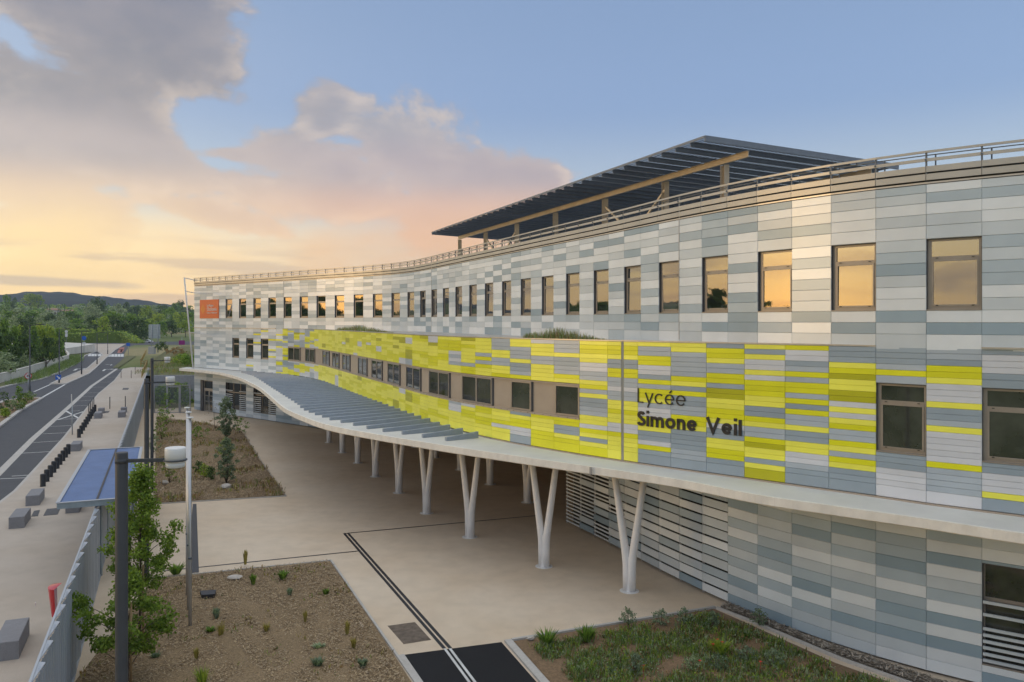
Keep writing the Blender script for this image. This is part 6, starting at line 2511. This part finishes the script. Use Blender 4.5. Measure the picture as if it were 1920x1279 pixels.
for px, D, w, h, lab in ((99, 720, 9, 6, 'white far house left of the cypress row end'), (126, 730, 10, 5, 'white far house right of the cypresses'), (66, 690, 10, 3, 'low pale far house on the hill slope')):
    x = (px - 960) / 1500 * D
    root = empty('house', (x, D, hill(x, D)), .3, lab, 'house')
    mb = MB(); mb.box(-w / 2, w / 2, -4, 4, -1, h); mb.build('wall', m_house, root)
    mb = MB(); mb.raw([(-w / 2 - .5, -4.5, h), (w / 2 + .5, -4.5, h), (w / 2 + .5, 4.5, h), (-w / 2 - .5, 4.5, h), (-w / 2, 0, h + 1.8), (w / 2, 0, h + 1.8)], [(0, 1, 5, 4), (3, 4, 5, 2), (0, 4, 3), (1, 2, 5)]); mb.build('roof', m_hroof, root)
    for q_ in (-.28, .22):
        mb = MB(); mb.box(w * q_, w * q_ + 1.2, -4.06, -4.0, h * .4, h * .75); mb.build('window', m_glassd, root)

# far-off wood and hedgerows (one mass)
rng = random.Random(99)
mb = MB()
mats_ = FOL['green'] + FOL['olive'] + FOL['lime']
n_ = 0
while n_ < 1100:
    a = rad(rng.uniform(-40, -14))
    r = 440 * math.exp(rng.random() ** .8 * 1.12)
    x, y = r * math.sin(a), r * math.cos(a)
    if math.sin(x * .012 + 1) + math.sin(y * .011 + x * .004) + .5 * math.sin(x * .031 - y * .02) < .1 and rng.random() < .93: continue
    n_ += 1
    z = hill(x, y)
    h = rng.uniform(2.5, 6.0); w = h * rng.uniform(.55, .9)
    k = rng.choice((0, 0, 2, 2, 4))
    nl = 34 if r < 800 else 18
    for _ in range(nl):
        d_ = rdir(rng, -.3)
        c = Vector((x + d_.x * w, y + d_.y * w, z + h * .45 + d_.z * h * .5))
        nn = (d_ + rdir(rng) * .6).normalized()
        u_ = nn.cross(rdir(rng)).normalized(); v_ = nn.cross(u_)
        s = w * rng.uniform(.28, .5)
        mb.face([c - u_ * s, c + v_ * s * .8, c + u_ * s, c - v_ * s * .8], k + (0 if rng.random() < .55 else 1))
tag(mb.build('far_woods', mats_), 'far wooded countryside below the blue ridge', 'woods', None, 'stuff')
# wooded skyline to the left of the view, mirrored in the windows
rng = random.Random(98)
mb = MB()
for i in range(700):
    a = rad(rng.uniform(-150, -42))
    r = rng.uniform(150, 330)
    x, y = r * math.sin(a), r * math.cos(a)
    h = rng.uniform(6, 11) * (1.35 if math.sin(a * 23) > .3 else .8); w = h * .5
    for _ in range(22):
        d_ = rdir(rng, -.3)
        c = Vector((x + d_.x * w, y + d_.y * w, h * .5 + d_.z * h * .5 - .2))
        nn = (d_ + rdir(rng) * .6).normalized()
        u_ = nn.cross(rdir(rng)).normalized(); v_ = nn.cross(u_)
        s = w * rng.uniform(.3, .5)
        mb.face([c - u_ * s, c + v_ * s * .8, c + u_ * s, c - v_ * s * .8], 0 if rng.random() < .55 else 1)
tag(mb.build('roadside_woods', FOL['dark']), 'wood on the far side of the road, outside the left edge of the photo', 'woods', None, 'stuff')

# growth along the road
tuftG = 'plants on the planted island'
for i, (px, py, h, w, k, lab) in enumerate(((35, 757, 1.9, 1.3, 'green', 'upright green bush on the planted island'), (6, 775, 2.1, 1.9, 'dark', 'dark round bush at the left edge on the planted island'), (24, 770, 1.1, 1.8, 'olive', 'pale bushy plant between the two bushes of the island'), (48, 756, 1.0, 1.6, 'grass', 'low grassy bush under the round sign'), (10, 783, .8, 1.1, 'lime', 'bright low bush nearest the kerb of the island'), (38, 768, .8, 1.4, 'grass', 'low brownish bush on the kerb side of the island'), (56, 750, .9, 1.3, 'olive', 'pale low bush at the far tip of the planted island'))):
    shrub(px, py, h, w, k, lab, seed=300 + i, leaf=.08, n=16, per=9, group=tuftG)
kw_poly = [(-72.5, 118), (-76, 130), (-83, 148), (-100, 187), (-116, 217), (-119, 214), (-103, 184), (-86, 146), (-79, 130), (-75.5, 119)]
cover('wall_foot_growth', [(p[0] - .3, p[1]) for p in kw_poly], 2600, ('green', 'grass', 'olive'), .75, .35, 'low growth between the low wall and the left kerb', 31, None, .0, 4)
cover('bank_grass', [(-45.4, 96), (-31, 95.5), (-28, 120), (-60, 165), (-66, 160)], 7000, ('grass', 'grass', 'dry'), .5, .4, 'rough grass on the bank', 32, lambda p, r: patch(p, r, .25, -.4), 0, 3).location = (0, 0, 3.05)
for i, (px, D, h, w, k, lab) in enumerate(((304, 170, 1.8, 3.0, 'dark', 'dark bush on the bank right of the grey sign'), (330, 150, 1.2, 4, 'dry', 'brown low scrub on the bank'), (352, 112, 1.6, 3, 'green', 'green bush on the bank against the building end'), (340, 118, 1.3, 2.6, 'lime', 'light green bush on the bank beside the mast frame'))):
    b = ((px - 960) / 1500 * D, D, 0)
    shrub(0, 0, h, w, k, lab, seed=330 + i, leaf=.13, n=18, per=9, base=b).location.z = 3.1

# ------------------------------------------------------------------ haze
HAZE = 1.4e-4
hb = MB()
hb.box(-3300, 3300, -3300, 3300, -6, 190)
hz = hb.mesh('haze', [])
mh = bpy.data.materials.new('haze')
mh.use_nodes = True
nt = mh.node_tree
nt.nodes.remove(nt.nodes['Principled BSDF'])
pv = nt.nodes.new('ShaderNodeVolumePrincipled')
pv.inputs['Color'].default_value = (.58, .72, 1.0, 1)
pv.inputs['Density'].default_value = HAZE
pv.inputs['Anisotropy'].default_value = .2
nt.links.new(pv.outputs[0], nt.nodes['Material Output'].inputs['Volume'])
hz.materials.append(mh)
tag(link('haze', hz), 'thin bluish evening haze over the valley', 'haze', None, 'stuff')
